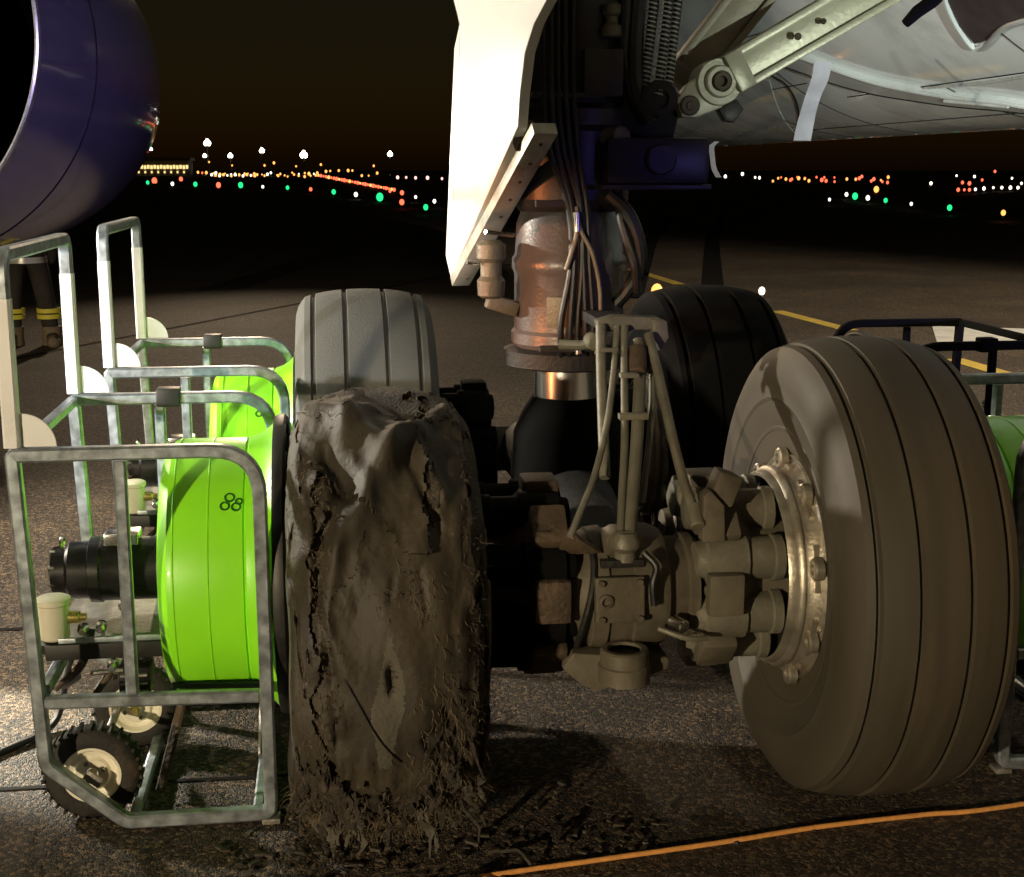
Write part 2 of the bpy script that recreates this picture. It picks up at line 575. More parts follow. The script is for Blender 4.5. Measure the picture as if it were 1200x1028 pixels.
fus = part('fuselage', lathe((FX, -6, FZ), (0, 1, 0), [(0, FR), (12, FR), (24, FR), (34, FR), (38, 2.5), (41, 1.7), (42.5, 0.6), (42.8, 0.01)], 128), 'fuselage_paint')

def fgrid(rows, dr, thick=0.004):
    """rows: list of lists of (alpha, y); a thin skin lying dr proud of the fuselage"""
    g = G()
    m = len(rows[0])
    v, f = [], []
    for rr in rows:
        for a, y in rr:
            v.append(fpt(a, y, dr))
    n0 = len(v)
    for rr in rows:
        for a, y in rr:
            v.append(fpt(a, y, dr - thick))
    for i in range(len(rows) - 1):
        for j in range(m - 1):
            a, b, c, d = i * m + j, i * m + j + 1, (i + 1) * m + j + 1, (i + 1) * m + j
            f.append((a, b, c, d))
            f.append((a + n0, d + n0, c + n0, b + n0))
    ring = list(range(m)) + [i * m + m - 1 for i in range(1, len(rows))] + [(len(rows) - 1) * m + j for j in range(m - 2, -1, -1)] + [i * m for i in range(len(rows) - 2, 0, -1)]
    for i in range(len(ring)):
        a, b = ring[i], ring[(i + 1) % len(ring)]
        f.append((a, b, b + n0, a + n0))
    return g.add(v, f)

def blend(A, B, n):
    return [[(a[0] + (b[0] - a[0]) * i / n, a[1] + (b[1] - a[1]) * i / n) for a, b in zip(A, B)] for i in range(n + 1)]

def fcurve(pts, r, dr=0.006, n=6):
    q = smooth_path([(a, y, 0) for a, y in pts], n)
    return tube([fpt(p.x, p.y, dr) for p in q], r, 8)

def resample(pts, n):
    q = smooth_path([(a, y, 0) for a, y in pts], 12)
    return [(q[int(round(i * (len(q) - 1) / (n - 1)))].x, q[int(round(i * (len(q) - 1) / (n - 1)))].y) for i in range(n)]

E1 = [(44.27, 12.9), (40.57, 12.32), (35.62, 11.85), (31, 11.44), (27.38, 11.01), (24.18, 10.6), (21.29, 10.14), (18.31, 9.87)]
E2 = [(41.7, 13.18), (37.09, 12.68), (32.01, 12.23), (27.71, 11.78), (24.32, 11.31), (21.11, 10.88), (18.26, 10.41), (15.6, 10.11)]
E0 = [(55.35, 11.86), (53.15, 11.16), (50.94, 10.48), (48.94, 9.87), (47.51, 9.45), (46.73, 9.23), (46.17, 9.07), (45.88, 8.99)]
part('fairing_panel', fgrid(blend(resample(E1, 24), resample(E2, 24), 4), 0.045, 0.05), 'fuselage_panel', fus)
part('fairing_seam', fcurve(E1, 0.016, 0.05), 'seam_bright', fus)
part('fairing_seam', fcurve(E2, 0.012, 0.04), 'seam_shadow_dark', fus)
part('fairing_seam', fcurve([(26.8, 10.9), (26.31, 10.25), (26.22, 9.71), (26.36, 9.21)], 0.012, 0.01), 'seam_bright', fus)
part('fairing_seam', fcurve([(23.7, 10.79), (21.62, 10.39), (19.68, 10.08)], 0.014, 0.055), 'seam_bright', fus)
part('fairing_seam', fcurve([(36.97, 13.58), (32.88, 13.56), (24.36, 14.29), (6.91, 16.57)], 0.010, 0.004), 'seam_shadow_dark', fus)
part('belly_panel', fgrid(blend([(16.47, 19.94), (13.32, 19.2), (8.93, 18.28), (10.88, 16.14)], [(40.9, 16.07), (39.32, 15.26), (37.76, 14.49), (35.76, 13.8)], 14), 0.006), 'fuselage_paint', fus)
part('dark_belly_panel', fgrid(blend(
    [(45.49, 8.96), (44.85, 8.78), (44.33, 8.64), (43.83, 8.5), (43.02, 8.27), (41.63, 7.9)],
    [(42.94, 9.13), (38.65, 9.28), (35.05, 9.34), (35.28, 9.16), (37.57, 8.72), (38.19, 8.12)], 10), 0.012, 0.010), 'belly_panel_dark', fus)  # dark panel lying slightly proud of the belly skin
part('dark_panel_rim', fcurve([(45.71, 9.02), (42.59, 9.17), (38.25, 9.32), (34.23, 9.4), (34.58, 9.19), (36.94, 8.75), (37.54, 8.17)], 0.02, 0.012), 'fuselage_panel', fus)
for a_, y0_, y1_ in ((14, 4, 24), (27, 4, 12.6), (33, 13, 26), (47, 5, 26)):
    part('skin_joint', fcurve([(a_, y0_), (a_, (y0_ + y1_) / 2), (a_, y1_)], 0.005, 0.001), 'seam_shadow_dark', fus)
for y_, a0_, a1_ in ((8.9, 20, 46), (10.6, 2, 26), (13.4, 2, 44), (15.2, 4, 33), (17.6, 2, 47), (20.4, 2, 47)):
    part('skin_joint', fcurve([(a0_, y_), ((a0_ + a1_) / 2, y_), (a1_, y_)], 0.005, 0.001), 'seam_shadow_dark', fus)
part('drain_mast', tube([(2.631, 6.2, 2.451), (2.685, 6.2, 2.504), (2.752, 6.2, 2.55), (2.879, 6.2, 2.671)], 0.03, 10, radii=[0.022, 0.03, 0.032, 0.034]), 'shade_black', fus)

def ribbon(pts, w, side, thick=0.004):
    g = G()
    v, f = [], []
    P = smooth_path(pts, 6)
    s = Vector(side).normalized()
    for i, p in enumerate(P):
        t = (P[min(i + 1, len(P) - 1)] - P[max(i - 1, 0)]).normalized()
        n = t.cross(s).normalized()
        ww = w * (1 + 0.06 * math.sin(i * 0.35))
        v += [p - s * ww / 2 + n * thick / 2, p + s * ww / 2 + n * thick / 2, p + s * ww / 2 - n * thick / 2, p - s * ww / 2 - n * thick / 2]
    for i in range(len(P) - 1):
        for k in range(4):
            q = (k + 1) % 4
            f.append((4 * i + k, 4 * i + q, 4 * i + 4 + q, 4 * i + 4 + k))
    f += [(0, 1, 2, 3), tuple(range(4 * len(P) - 4, 4 * len(P)))]
    return g.add(v, f)

part('warning_streamer', ribbon([(3.477, 9.6, 2.545), (3.464, 9.6, 2.428), (3.396, 9.55, 2.29), (3.376, 9.6, 2.145), (3.351, 9.6, 1.997)], 0.125, (1, 0.1, 0)), 'tape_white', fus, label='pale streamer hanging from the belly')
part('warning_streamer', ribbon([(3.123, 11, 2.017), (3.082, 11, 1.976), (3.091, 11, 1.888), (3.108, 11, 1.8), (3.146, 11, 1.732)], 0.045, (1, 0.1, 0)), 'tape_white', fus)

# unseen wing flap slab, added and shaped to shade the upper gear
part('flap_shade_slab', prism([(-7, -1.05, 2.045), (-7, -1.0, 2.025), (-7, 2.7, 2.75), (-7, 7.0, 3.25), (-7, 7.4, 3.6), (-7, 2.6, 3.5), (-7, 2.4, 3.2)], (8.05, 0, 0)), 'fuselage_paint', bevel=0.0)

# engine nacelle
NX, NZ = -2.78, 2.54
nac = part('engine_nacelle', lathe((NX, 7.8, NZ), (0, 1, 0), [(0.0, 1.272), (0.35, 1.292), (0.8, 1.318), (1.4, 1.345), (2.2, 1.375), (3.2, 1.39), (4.3, 1.375), (5.0, 1.33), (5.4, 1.27), (5.6, 1.19), (5.6, 1.1)], 160, caps=False), 'nacelle_paint')
part('nozzle_lip', lathe((NX, 7.8, NZ), (0, 1, 0), [(0.03, 1.2765), (-0.012, 1.272), (-0.02, 1.262), (-0.012, 1.252), (0.05, 1.248)], 160, caps=False), 'nacelle_lip', nac)
part('bypass_duct', lathe((NX, 7.85, NZ), (0, 1, 0), [(0, 1.247), (0.8, 1.22), (2.2, 1.18), (2.2, 0.02)], 96, caps=False), 'nacelle_dark', nac)
part('core_nozzle', lathe((NX, 8.0, NZ), (0, 1, 0), [(-0.35, 0.02), (0.0, 0.30), (0.1, 0.56), (0.8, 0.66), (2.05, 0.8)], 64, caps=False), 'nacelle_dark', nac)
part('cowl_seam', lathe((NX, 9.2, NZ), (0, 1, 0), [(0, 1.342), (0.004, 1.3505), (0.012, 1.3505), (0.016, 1.343)], 160, caps=False), 'seam_shadow_dark', nac)
#part('strake', prism([(-1.738, 10.2, 1.38), (-1.973, 9.6, 1.344), (-2.261, 9.2, 1.339), (-2.264, 9.2, 1.306), (-1.947, 9.6, 1.31), (-1.739, 10.2, 1.356)], (0.02, 0.0, 0.10)), 'nacelle_paint', nac)

# gear door
dn = Vector((0.975, 0.215, 0.0))
face = [(0.432, 5.0, 1.411), (0.414, 5.0, 1.49), (0.452, 5.0, 2.22), (0.470, 5.0, 2.30), (0.445, 5.0, 2.40), (0.40, 5.0, 3.1), (0.86, 4.15, 3.1), (0.80, 4.20, 2.55),
        (0.667, 4.25, 2.305), (0.632, 4.28, 2.234), (0.607, 4.3, 2.15), (0.591, 4.3, 2.027), (0.583, 4.3, 1.925)]
gd = part('gear_door', prism(face, dn * 0.035), 'door_white', bevel=0.004, angle=30)
e0, e1 = Vector((0.436, 4.985, 1.405)), Vector((0.628, 4.25, 1.93))
ed = (e1 - e0).normalized()
sd = ed.cross(dn).normalized()
q = e0 + dn * 0.0
part('edge_strip', G().add([e0 - dn * .006 - sd * .03, e0 + dn * .062 - sd * .03, e0 + dn * .062 + sd * .012, e0 - dn * .006 + sd * .012,
                            e1 - dn * .006 - sd * .03, e1 + dn * .075 - sd * .03, e1 + dn * .075 + sd * .012, e1 - dn * .006 + sd * .012],
     [(0, 1, 2, 3), (7, 6, 5, 4), (0, 4, 5, 1), (1, 5, 6, 2), (2, 6, 7, 3), (3, 7, 4, 0)]), 'door_edge', gd, bevel=0.005)
for k in range(9):
    p_ = e0.lerp(e1, 0.06 + 0.11 * k) + dn * 0.035 - sd * 0.029
    part('strip_screw', cyl(p_, p_ - sd * 0.004, 0.006, 8), 'gear_dirty', gd)
part('door_bracket', prism([(0.588, 4.34, 1.947), (0.621, 4.34, 1.952), (0.607, 4.34, 1.9), (0.583, 4.34, 1.853), (0.572, 4.34, 1.879)], (0.03, 0.05, 0)), 'gear_dirty', gd, bevel=0.004)

# shock strut
SX, SY = 0.81, 4.65
strut = part('shock_strut', lathe((SX, SY, 0), (0, 0, 1), [(1.20, 0.185), (1.215, 0.198), (1.25, 0.198), (1.262, 0.188), (1.45, 0.188), (1.47, 0.196), (1.50, 0.196), (1.515, 0.186), (1.62, 0.18), (1.66, 0.165), (1.70, 0.16)], 64), 'gear_paint')
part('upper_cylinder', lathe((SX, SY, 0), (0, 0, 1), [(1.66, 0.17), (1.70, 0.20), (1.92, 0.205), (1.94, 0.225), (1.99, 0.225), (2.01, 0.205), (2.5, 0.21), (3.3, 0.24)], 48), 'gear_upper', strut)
part('gland_nut', lathe((SX, SY, 0), (0, 0, 1), [(1.13, 0.19), (1.14, 0.225), (1.19, 0.225), (1.20, 0.19)], 24), 'gear_black', strut, angle=20)
part('piston', lathe((SX, SY, 0), (0, 0, 1), [(0.78, 0.125), (0.80, 0.118), (1.135, 0.118)], 48), 'chrome', strut)
part('piston_fork', lathe((SX, SY, 0), (0, 0, 1), [(0.50, 0.15), (0.54, 0.185), (0.74, 0.20), (0.90, 0.19), (0.97, 0.16), (1.025, 0.125)], 40), 'shade_black', strut)
part('name_plate', box((0.745, 4.45, 1.335), (0.085, 0.012, 0.10), Matrix.Rotation(R(-20), 3, 'Z')), 'conduit', strut, bevel=0.003)
part('strut_valve', lathe((0.535, 4.60, 1.37), (0, 0, 1), [(0, 0.03), (0.01, 0.045), (0.06, 0.048), (0.075, 0.036), (0.12, 0.036), (0.135, 0.05), (0.18, 0.05), (0.195, 0.03)], 20), 'conduit', strut)
part('valve_arm', box((0.575, 4.62, 1.345), (0.11, 0.07, 0.05), Matrix.Rotation(R(18), 3, 'Y')), 'conduit', strut, bevel=0.008)
part('valve_stem', cyl((0.49, 4.585, 1.49), (0.45, 4.57, 1.495), 0.008, 10), 'steel_bright', strut)
part('latch_pin', cyl((0.50, 4.45, 1.60), (0.60, 4.52, 1.585), 0.008, 10), 'steel_bright', strut)
# hydraulic unit and lugs on the right of the strut
part('hydraulic_unit', box((1.055, 4.50, 1.825), (0.34, 0.24, 0.15)), 'blue_unit', strut, bevel=0.022)
part('unit_band', box((1.05, 4.50, 1.742), (0.36, 0.25, 0.016)), 'blue_unit', strut, bevel=0.004)
part('unit_boss', cyl((1.06, 4.385, 1.83), (1.06, 4.36, 1.83), 0.05, 20, ch=0.006), 'blue_unit', strut)
part('trunnion_lug', box((1.045, 4.55, 1.98), (0.20, 0.16, 0.17), Matrix.Rotation(R(12), 3, 'Y')), 'gear_black', strut, bevel=0.03)
part('trunnion_lug', lathe((1.06, 4.44, 2.02), (0, -1, 0), [(0, 0.06), (0.03, 0.06), (0.035, 0.05), (0.035, 0.03), (0.02, 0.03)], 20), 'gear_black', strut)
part('collar_boss', cyl((0.90, 4.48, 1.90), (0.94, 4.40, 1.90), 0.035, 16, ch=0.006), 'gear_paint', strut)
part('upper_valve', lathe((0.905, 4.44, 2.21), (0, 0, 1), [(0, 0.02), (0.005, 0.032), (0.035, 0.032), (0.045, 0.02), (0.065, 0.02), (0.075, 0.03), (0.10, 0.03), (0.11, 0.016)], 16), 'gear_dirty', strut)
part('upper_bracket', box((0.875, 4.43, 2.10), (0.13, 0.06, 0.15)), 'gear_upper', strut, bevel=0.012)
part('hose_clamp', box((0.765, 4.42, 2.03), (0.24, 0.03, 0.018)), 'gear_upper', strut, bevel=0.004)
part('hose_clamp', box((0.795, 4.435, 1.215), (0.24, 0.04, 0.02)), 'gear_black', strut, bevel=0.004)
part('hose_clamp', box((0.74, 4.43, 1.69), (0.16, 0.03, 0.022)), 'gear_upper', strut, bevel=0.004)

def hose(name, pts, r, mat, parent, n=10, seg=8):
    return part(name, tube(smooth_path(pts, seg), r, n), mat, parent)
# hoses running down the front of the strut
for k, (xa, xb, xc, r, m) in enumerate([(0.675, 0.775, 0.745, 0.011, 'hose_black'), (0.70, 0.785, 0.775, 0.012, 'hose_black'), (0.722, 0.81, 0.80, 0.010, 'hose_black'),
                                        (0.745, 0.815, 0.825, 0.011, 'hose_black'), (0.77, 0.835, 0.85, 0.010, 'hose_black')]):
    hose('hydraulic_hose', [(xa, 4.41, 3.0), (xa + 0.005, 4.41, 2.2), (xa + 0.02, 4.415, 1.9), (xb - 0.01, 4.41, 1.68), (xb, 4.405, 1.5), (xc, 4.41, 1.32), (xc, 4.42, 1.24), (xc + 0.004, 4.44, 1.19)], r, m, strut)
hose('hydraulic_hose', [(0.79, 4.40, 1.68), (0.80, 4.385, 1.61), (0.84, 4.38, 1.53), (0.865, 4.38, 1.42), (0.87, 4.39, 1.30), (0.86, 4.40, 1.20)], 0.007, 'hose_grey', strut)
hose('hydraulic_hose', [(0.785, 4.395, 1.66), (0.79, 4.385, 1.60), (0.77, 4.38, 1.53), (0.755, 4.385, 1.48)], 0.008, 'hose_grey', strut)
part('hose_fitting', cyl((0.792, 4.385, 1.60), (0.788, 4.385, 1.665), 0.011, 12, ch=0.002), 'steel_bright', strut)
part('hose_fitting', cyl((0.80, 4.40, 1.20), (0.80, 4.40, 1.245), 0.012, 12, ch=0.002), 'steel_bright', strut)
hose('return_hose', [(0.90, 4.42, 1.72), (0.96, 4.40, 1.66), (1.0, 4.40, 1.56), (1.005, 4.42, 1.47), (0.97, 4.45, 1.40), (0.94, 4.47, 1.36)], 0.022, 'hose_black', strut)
hose('return_hose', [(0.93, 4.44, 1.74), (0.945, 4.41, 1.62), (0.985, 4.40, 1.50), (1.00, 4.43, 1.40)], 0.016, 'hose_black', strut)
hose('upper_hose', [(1.02, 4.5, 3.0), (1.0, 4.48, 2.4), (0.985, 4.46, 2.2), (0.99, 4.45, 2.05), (1.04, 4.44, 1.95)], 0.030, 'hose_black', strut)
hose('upper_hose', [(0.96, 4.5, 3.0), (0.955, 4.47, 2.35), (0.95, 4.46, 2.15), (0.98, 4.45, 2.03)], 0.022, 'hose_black', strut)
# spiral wrapped flexible lines
for k, (dx, dy) in enumerate([(-0.030, 0.0), (0.012, -0.02), (0.048, 0.01)]):
    a, b = Vector((1.045 + dx, 4.45 + dy, 2.03)), Vector((1.098 + dx, 4.45 + dy, 2.62))
    pp = smooth_path([a, (a + b) / 2 + Vector((0.004, 0, 0)), b], 10)
    fl = part('flexible_line', tube(pp, 0.0165, 12), 'hose_black', strut)
    d, u, w = frame_of(b - a)
    hx = []
    for i in range(0, 42 * 10):
        t = i / (42 * 10)
        ang = 2 * PI * 42 * t
        hx.append(a.lerp(b, t) + (u * math.cos(ang) + w * math.sin(ang)) * 0.0175)
    part('spiral_wrap', tube(hx, 0.0026, 5), 'seam_bright', fl)

# side brace: two arms meeting at a hinge
brace = part('side_brace', G().add(*(lambda g: (g.v, g.f))(lathe((1.255, 4.40, 2.075), (0, -1, 0),
        [(-0.14, 0.07), (-0.02, 0.075), (0.0, 0.072), (0.0, 0.052), (0.016, 0.05), (0.02, 0.046), (0.02, 0.034), (0.004, 0.032)], 40))), 'brace_paint', label='hinge of the pale side brace')
part('hinge_bolt', lathe((1.255, 4.40, 2.075), (0, -1, 0), [(0.0, 0.03), (0.026, 0.03), (0.03, 0.027), (0.03, 0.016), (0.012, 0.014), (0.012, 0.0)], 24), 'gear_dirty', brace)

def channel_arm(name, a, b, w0, w1, depth, mat, web):
    """beam from a to b in the xz plane: two flanges and a recessed web"""
    a, b = Vector(a), Vector(b)
    t = (b - a).normalized()
    n = Vector((0, -1, 0)).cross(t).normalized()
    y = Vector((0, 1, 0))
    fl = 0.024
    g = G()
    for s in (1, -1):
        p = [a + n * s * w0 / 2, a + n * s * (w0 / 2 - fl), b + n * s * (w1 / 2 - fl), b + n * s * w1 / 2]
        g.add(*(lambda q: (q.v, q.f))(prism([x - y * depth / 2 for x in p], y * depth)))
    o = part(name, g, mat, brace, bevel=0.004)
    L = (b - a).length
    a2 = a + t * 0.0
    p = [a2 + n * (w0 / 2 - fl + .001), a2 - n * (w0 / 2 - fl + .001), b - n * (w1 / 2 - fl + .001), b + n * (w1 / 2 - fl + .001)]
    part('web', prism([x - y * (depth / 2 - 0.02) for x in p], y * (depth - 0.04)), web, brace, bevel=0.002)
    c = a + t * 0.012
    p = [c - t * 0.03 + n * (w0 / 2), c - t * 0.03 - n * (w0 / 2), c + t * 0.03 - n * w0 / 2, c + t * 0.03 + n * w0 / 2]
    part('end_block', prism([x - y * (depth / 2 + .003) for x in p], y * (depth + .006)), mat, brace, bevel=0.006)
    return o
channel_arm('brace_arm', (1.305, 4.42, 2.105), (2.70, 4.52, 2.885), 0.128, 0.150, 0.085, 'brace_paint', 'brace_paint')
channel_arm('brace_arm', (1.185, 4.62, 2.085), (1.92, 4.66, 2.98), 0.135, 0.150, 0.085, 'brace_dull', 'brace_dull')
part('brace_lug', prism([(1.118, 4.42, 2.016), (1.154, 4.42, 2.064), (1.22, 4.42, 2.118), (1.3, 4.42, 2.087), (1.313, 4.42, 2.039), (1.269, 4.42, 1.995), (1.19, 4.42, 1.963), (1.139, 4.42, 1.962)], (0, 0.07, 0)), 'brace_paint', brace, bevel=0.008)
part('lug_pin', lathe((1.161, 4.42, 2), (0, -1, 0), [(0, 0.032), (0.012, 0.032), (0.016, 0.028), (0.016, 0.015), (0.022, 0.013)], 20), 'gear_dirty', brace)
part('lug_tab', prism([(1.263, 4.44, 1.991), (1.325, 4.44, 2.023), (1.349, 4.44, 1.991), (1.316, 4.44, 1.948), (1.287, 4.44, 1.953)], (0, 0.05, 0)), 'gear_upper', brace, bevel=0.004)
part('brace_bolt', cyl((1.501, 4.38, 2.216), (1.495, 4.362, 2.214), 0.012, 10, ch=0.003), 'gear_dirty', brace)
part('brace_bolt', cyl((1.591, 4.4, 2.266), (1.584, 4.382, 2.264), 0.010, 10, ch=0.003), 'gear_dirty', brace)

# bogie beam, axles, housing between the front wheels
ZA = 0.655
beam = part('bogie_beam', lathe((0.81, 3.74, ZA), (0, 1, 0), [(0, 0.12), (0.05, 0.14), (0.5, 0.125), (0.9, 0.16), (1.3, 0.125), (1.75, 0.14), (1.82, 0.12)], 32), 'gear_black')
for yy in (3.75, 5.55):
    part('axle', lathe((0.14, yy, ZA), (1, 0, 0), [(0, 0.07), (0.3, 0.08), (0.5, 0.095), (0.86, 0.095), (1.06, 0.08), (1.36, 0.07)], 28), 'gear_dirty')
hous = part('axle_housing', lathe((0.60, 3.66, 0.635), (1, 0, 0), [(0, 0.10), (0.012, 0.135), (0.03, 0.155), (0.085, 0.165), (0.09, 0.172), (0.13, 0.176), (0.135, 0.168), (0.20, 0.168),
             (0.205, 0.178), (0.27, 0.178), (0.30, 0.165), (0.31, 0.14), (0.36, 0.135), (0.365, 0.148), (0.39, 0.148), (0.40, 0.12)], 48), 'gear_dirty')
part('cover_plate', box((0.752, 3.478, 0.655), (0.135, 0.03, 0.125), Matrix.Rotation(R(-8), 3, 'X')), 'gear_dirty', hous, bevel=0.006)
for bx_, bz in ((0.70, 0.705), (0.805, 0.705), (0.70, 0.607), (0.805, 0.607)):
    part('cover_bolt', cyl((bx_, 3.472 - (bz - .655) * -.14, bz), (bx_, 3.452 - (bz - .655) * -.14, bz), 0.009, 8), 'gear_dirty', hous)
part('plate_boss', lathe((0.712, 3.468, 0.655), (0, -1, 0), [(0, 0.02), (0.012, 0.02), (0.014, 0.012), (0.006, 0.010)], 16), 'gear_dirty', hous)
part('rod_lug', prism([(0.715, 3.55, 0.74), (0.725, 3.52, 0.82), (0.75, 3.515, 0.835), (0.79, 3.515, 0.835), (0.812, 3.52, 0.82), (0.82, 3.55, 0.74)], (0, 0.09, 0)), 'gear_dirty', hous, bevel=0.008)
part('lug_strap', box((0.766, 3.52, 0.745), (0.12, 0.03, 0.022)), 'gear_black', hous, bevel=0.004)
part('jacking_bracket', prism([(0.63, 3.50, 0.50), (0.60, 3.50, 0.455), (0.66, 3.50, 0.40), (0.70, 3.50, 0.385), (0.83, 3.50, 0.415), (0.90, 3.50, 0.44), (0.90, 3.50, 0.475), (0.80, 3.50, 0.48)], (0, 0.14, 0)), 'gear_dirty', hous, bevel=0.01)
part('jacking_ring', lathe((0.768, 3.475, 0.425), (0, 0, 1), [(0.085, 0.044), (0.092, 0.048), (0.092, 0.062), (0.086, 0.067), (0.05, 0.067), (0.046, 0.072), (0.0, 0.072), (0.0, 0.045)], 28, caps=False), 'gear_dirty', hous)
part('jacking_hole', lathe((0.768, 3.475, 0.43), (0, 0, 1), [(0, 0.0452), (0.07, 0.0452)], 24), 'gear_black', hous)
part('side_band', tube([(0.67 + 0.02 * math.sin(t * 2), 3.66 - 0.172 * math.cos(t), 0.635 + 0.172 * math.sin(t)) for t in np.linspace(-1.0, 1.1, 20)], 0.010, 8), 'gear_black', hous)
part('sensor', cyl((0.905, 3.50, 0.58), (0.93, 3.455, 0.575), 0.02, 14, ch=0.004), 'steel_bright', hous)
hose('housing_hose', [(0.82, 3.49, 0.78), (0.85, 3.47, 0.745), (0.84, 3.46, 0.70), (0.845, 3.46, 0.64)], 0.010, 'hose_black', hous)
hose('housing_hose', [(0.86, 3.47, 0.57), (0.93, 3.44, 0.55), (1.0, 3.46, 0.54)], 0.008, 'conduit', hous)
part('tow_lug', prism([(0.59, 3.53, 0.77), (0.60, 3.50, 0.82), (0.625, 3.50, 0.845), (0.65, 3.50, 0.82), (0.72, 3.53, 0.77)], (0, 0.05, 0)), 'brake_brown', hous, bevel=0.006)

# brakes: piston housings inboard of each front wheel
def brake(x0, sgn, y0, mat, pmat=None):
    b = part('brake', lathe((x0, y0, ZA), (sgn, 0, 0), [(0, 0.13), (0.0, 0.235), (0.015, 0.255), (0.075, 0.255), (0.09, 0.24), (0.12, 0.21), (0.14, 0.19), (0.28, 0.19)], 40, caps=False), mat)
    for k in range(8):
        a = 2 * PI * (k + 0.5) / 8
        cy, cz = y0 + 0.205 * math.cos(a), ZA + 0.205 * math.sin(a)
        part('piston_cylinder', lathe((x0 + sgn * 0.005, cy, cz), (sgn, 0, 0), [(-0.05, 0.03), (-0.045, 0.05), (-0.02, 0.055), (-0.015, 0.068), (0.095, 0.072), (0.10, 0.060), (0.17, 0.060), (0.175, 0.066), (0.20, 0.066), (0.21, 0.04)], 14), pmat or mat, b)
        a2 = a + PI / 8
        rx = Matrix.Rotation(a2, 3, 'X')
        part('stator_lug', box((x0 + sgn * 0.03, y0 + 0.262 * math.cos(a2), ZA + 0.262 * math.sin(a2)), (0.10, 0.05, 0.12), rx), mat, b, bevel=0.012)
        part('brake_bolt', lathe((x0 - sgn * 0.002, y0 + 0.225 * math.cos(a2), ZA + 0.225 * math.sin(a2)), (-sgn, 0, 0), [(0, 0.014), (0.012, 0.014), (0.016, 0.010)], 6), mat, b, angle=20)
    part('heat_pack', lathe((x0 + sgn * 0.24, y0, ZA), (sgn, 0, 0), [(0, 0.20), (0.0, 0.255), (0.03, 0.255), (0.03, 0.24), (0.05, 0.24), (0.05, 0.255), (0.08, 0.255), (0.08, 0.24), (0.10, 0.24), (0.10, 0.255), (0.18, 0.255), (0.18, 0.2)], 40, caps=False), 'gear_black', b)
    return b
bR = brake(1.02, 1, 3.75, 'gear_dirty', 'conduit')
bL = brake(0.60, -1, 3.75, 'brake_brown', 'shade_black')
brake(1.02, 1, 5.55, 'shade_black')
brake(0.60, -1, 5.55, 'shade_black')
part('brake_bracket', prism([(0.985, 3.50, 0.80), (0.985, 3.50, 0.93), (1.005, 3.50, 0.945), (1.045, 3.50, 0.90), (1.05, 3.50, 0.80)], (0, 0.05, 0)), 'gear_dirty', bR, bevel=0.006)
part('brake_manifold', box((1.055, 3.56, 0.94), (0.07, 0.08, 0.09), Matrix.Rotation(R(20), 3, 'Y')), 'gear_dirty', bR, bevel=0.012)

# bracket under the strut, with conduits and rods down to the axle housing and brakes
brk = part('hose_bracket', prism([(0.794, 4.05, 1.349), (0.846, 4.05, 1.364), (0.984, 4.05, 1.357), (1.011, 4.05, 1.341), (1.006, 4.05, 1.32), (0.8, 4.05, 1.318)], (0, 0.06, 0)), 'conduit', bevel=0.006)
part('bracket_arm', box((0.86, 4.25, 1.33), (0.10, 0.34, 0.035)), 'gear_black', brk, bevel=0.006)
part('bracket_rail', tube([(0.696, 4.15, 1.266), (0.755, 4.12, 1.266), (0.801, 4.08, 1.278)], 0.016, 10), 'conduit', brk)
part('bracket_knuckle', lathe((0.786, 4.03, 1.285), (0, 1, 0), [(0, 0.02), (0.006, 0.026), (0.07, 0.026), (0.076, 0.02)], 14), 'conduit', brk)
part('bracket_ear', prism([(0.961, 4.04, 1.353), (1.008, 4.04, 1.347), (1.015, 4.04, 1.295), (0.989, 4.04, 1.254), (0.967, 4.04, 1.296)], (0, 0.05, 0)), 'conduit', brk, bevel=0.005)
def rod(name, pts, r, mat='conduit', n=12):
    return part(name, tube(smooth_path(pts, 8), r, n), mat, brk)
rod('conduit', [(0.803, 4.04, 1.335), (0.789, 3.95, 1.198), (0.776, 3.85, 1.062), (0.763, 3.75, 0.931)], 0.016, 'hose_grey')
rod('conduit', [(0.851, 4.03, 1.33), (0.819, 3.92, 1.201), (0.776, 3.8, 1.071), (0.713, 3.66, 0.953), (0.651, 3.55, 0.873), (0.619, 3.5, 0.827)], 0.010, 'hose_grey')
rod('conduit', [(0.874, 4.03, 1.33), (0.848, 3.9, 1.204), (0.819, 3.75, 1.03), (0.786, 3.62, 0.911), (0.761, 3.52, 0.812)], 0.0115)
rod('brake_rod', [(0.915, 4.02, 1.289), (0.899, 3.92, 1.2), (0.854, 3.75, 1.029), (0.815, 3.62, 0.91), (0.785, 3.52, 0.806)], 0.0185)
rod('conduit', [(0.943, 3.95, 1.195), (0.919, 3.85, 1.084), (0.885, 3.75, 0.978), (0.856, 3.68, 0.87)], 0.0095, 'hose_grey')
rod('brake_rod', [(0.946, 4.02, 1.309), (0.956, 3.92, 1.199), (0.956, 3.72, 1.032), (0.96, 3.6, 0.935), (0.969, 3.53, 0.879)], 0.0145)
part('rod_foot', lathe((0.778, 3.53, 0.799), (0, 0, -1), [(-0.03, 0.028), (-0.01, 0.042), (0.01, 0.042), (0.025, 0.03), (0.05, 0.03)], 18), 'conduit', brk)
part('rod_sleeve', cyl((0.902, 3.985, 1.268), (0.888, 3.915, 1.201), 0.030, 14, ch=0.004), 'brake_brown', brk)
part('rod_sleeve', cyl((0.953, 4.01, 1.269), (0.94, 3.95, 1.205), 0.016, 12, ch=0.003), 'brake_brown', brk)
part('rod_end', cyl((0.972, 3.55, 0.893), (0.972, 3.5, 0.844), 0.022, 14, ch=0.004), 'conduit', brk)
part('rod_clamp', box((0.849, 3.78, 1.103), (0.085, 0.03, 0.018)), 'conduit', brk, bevel=0.004)
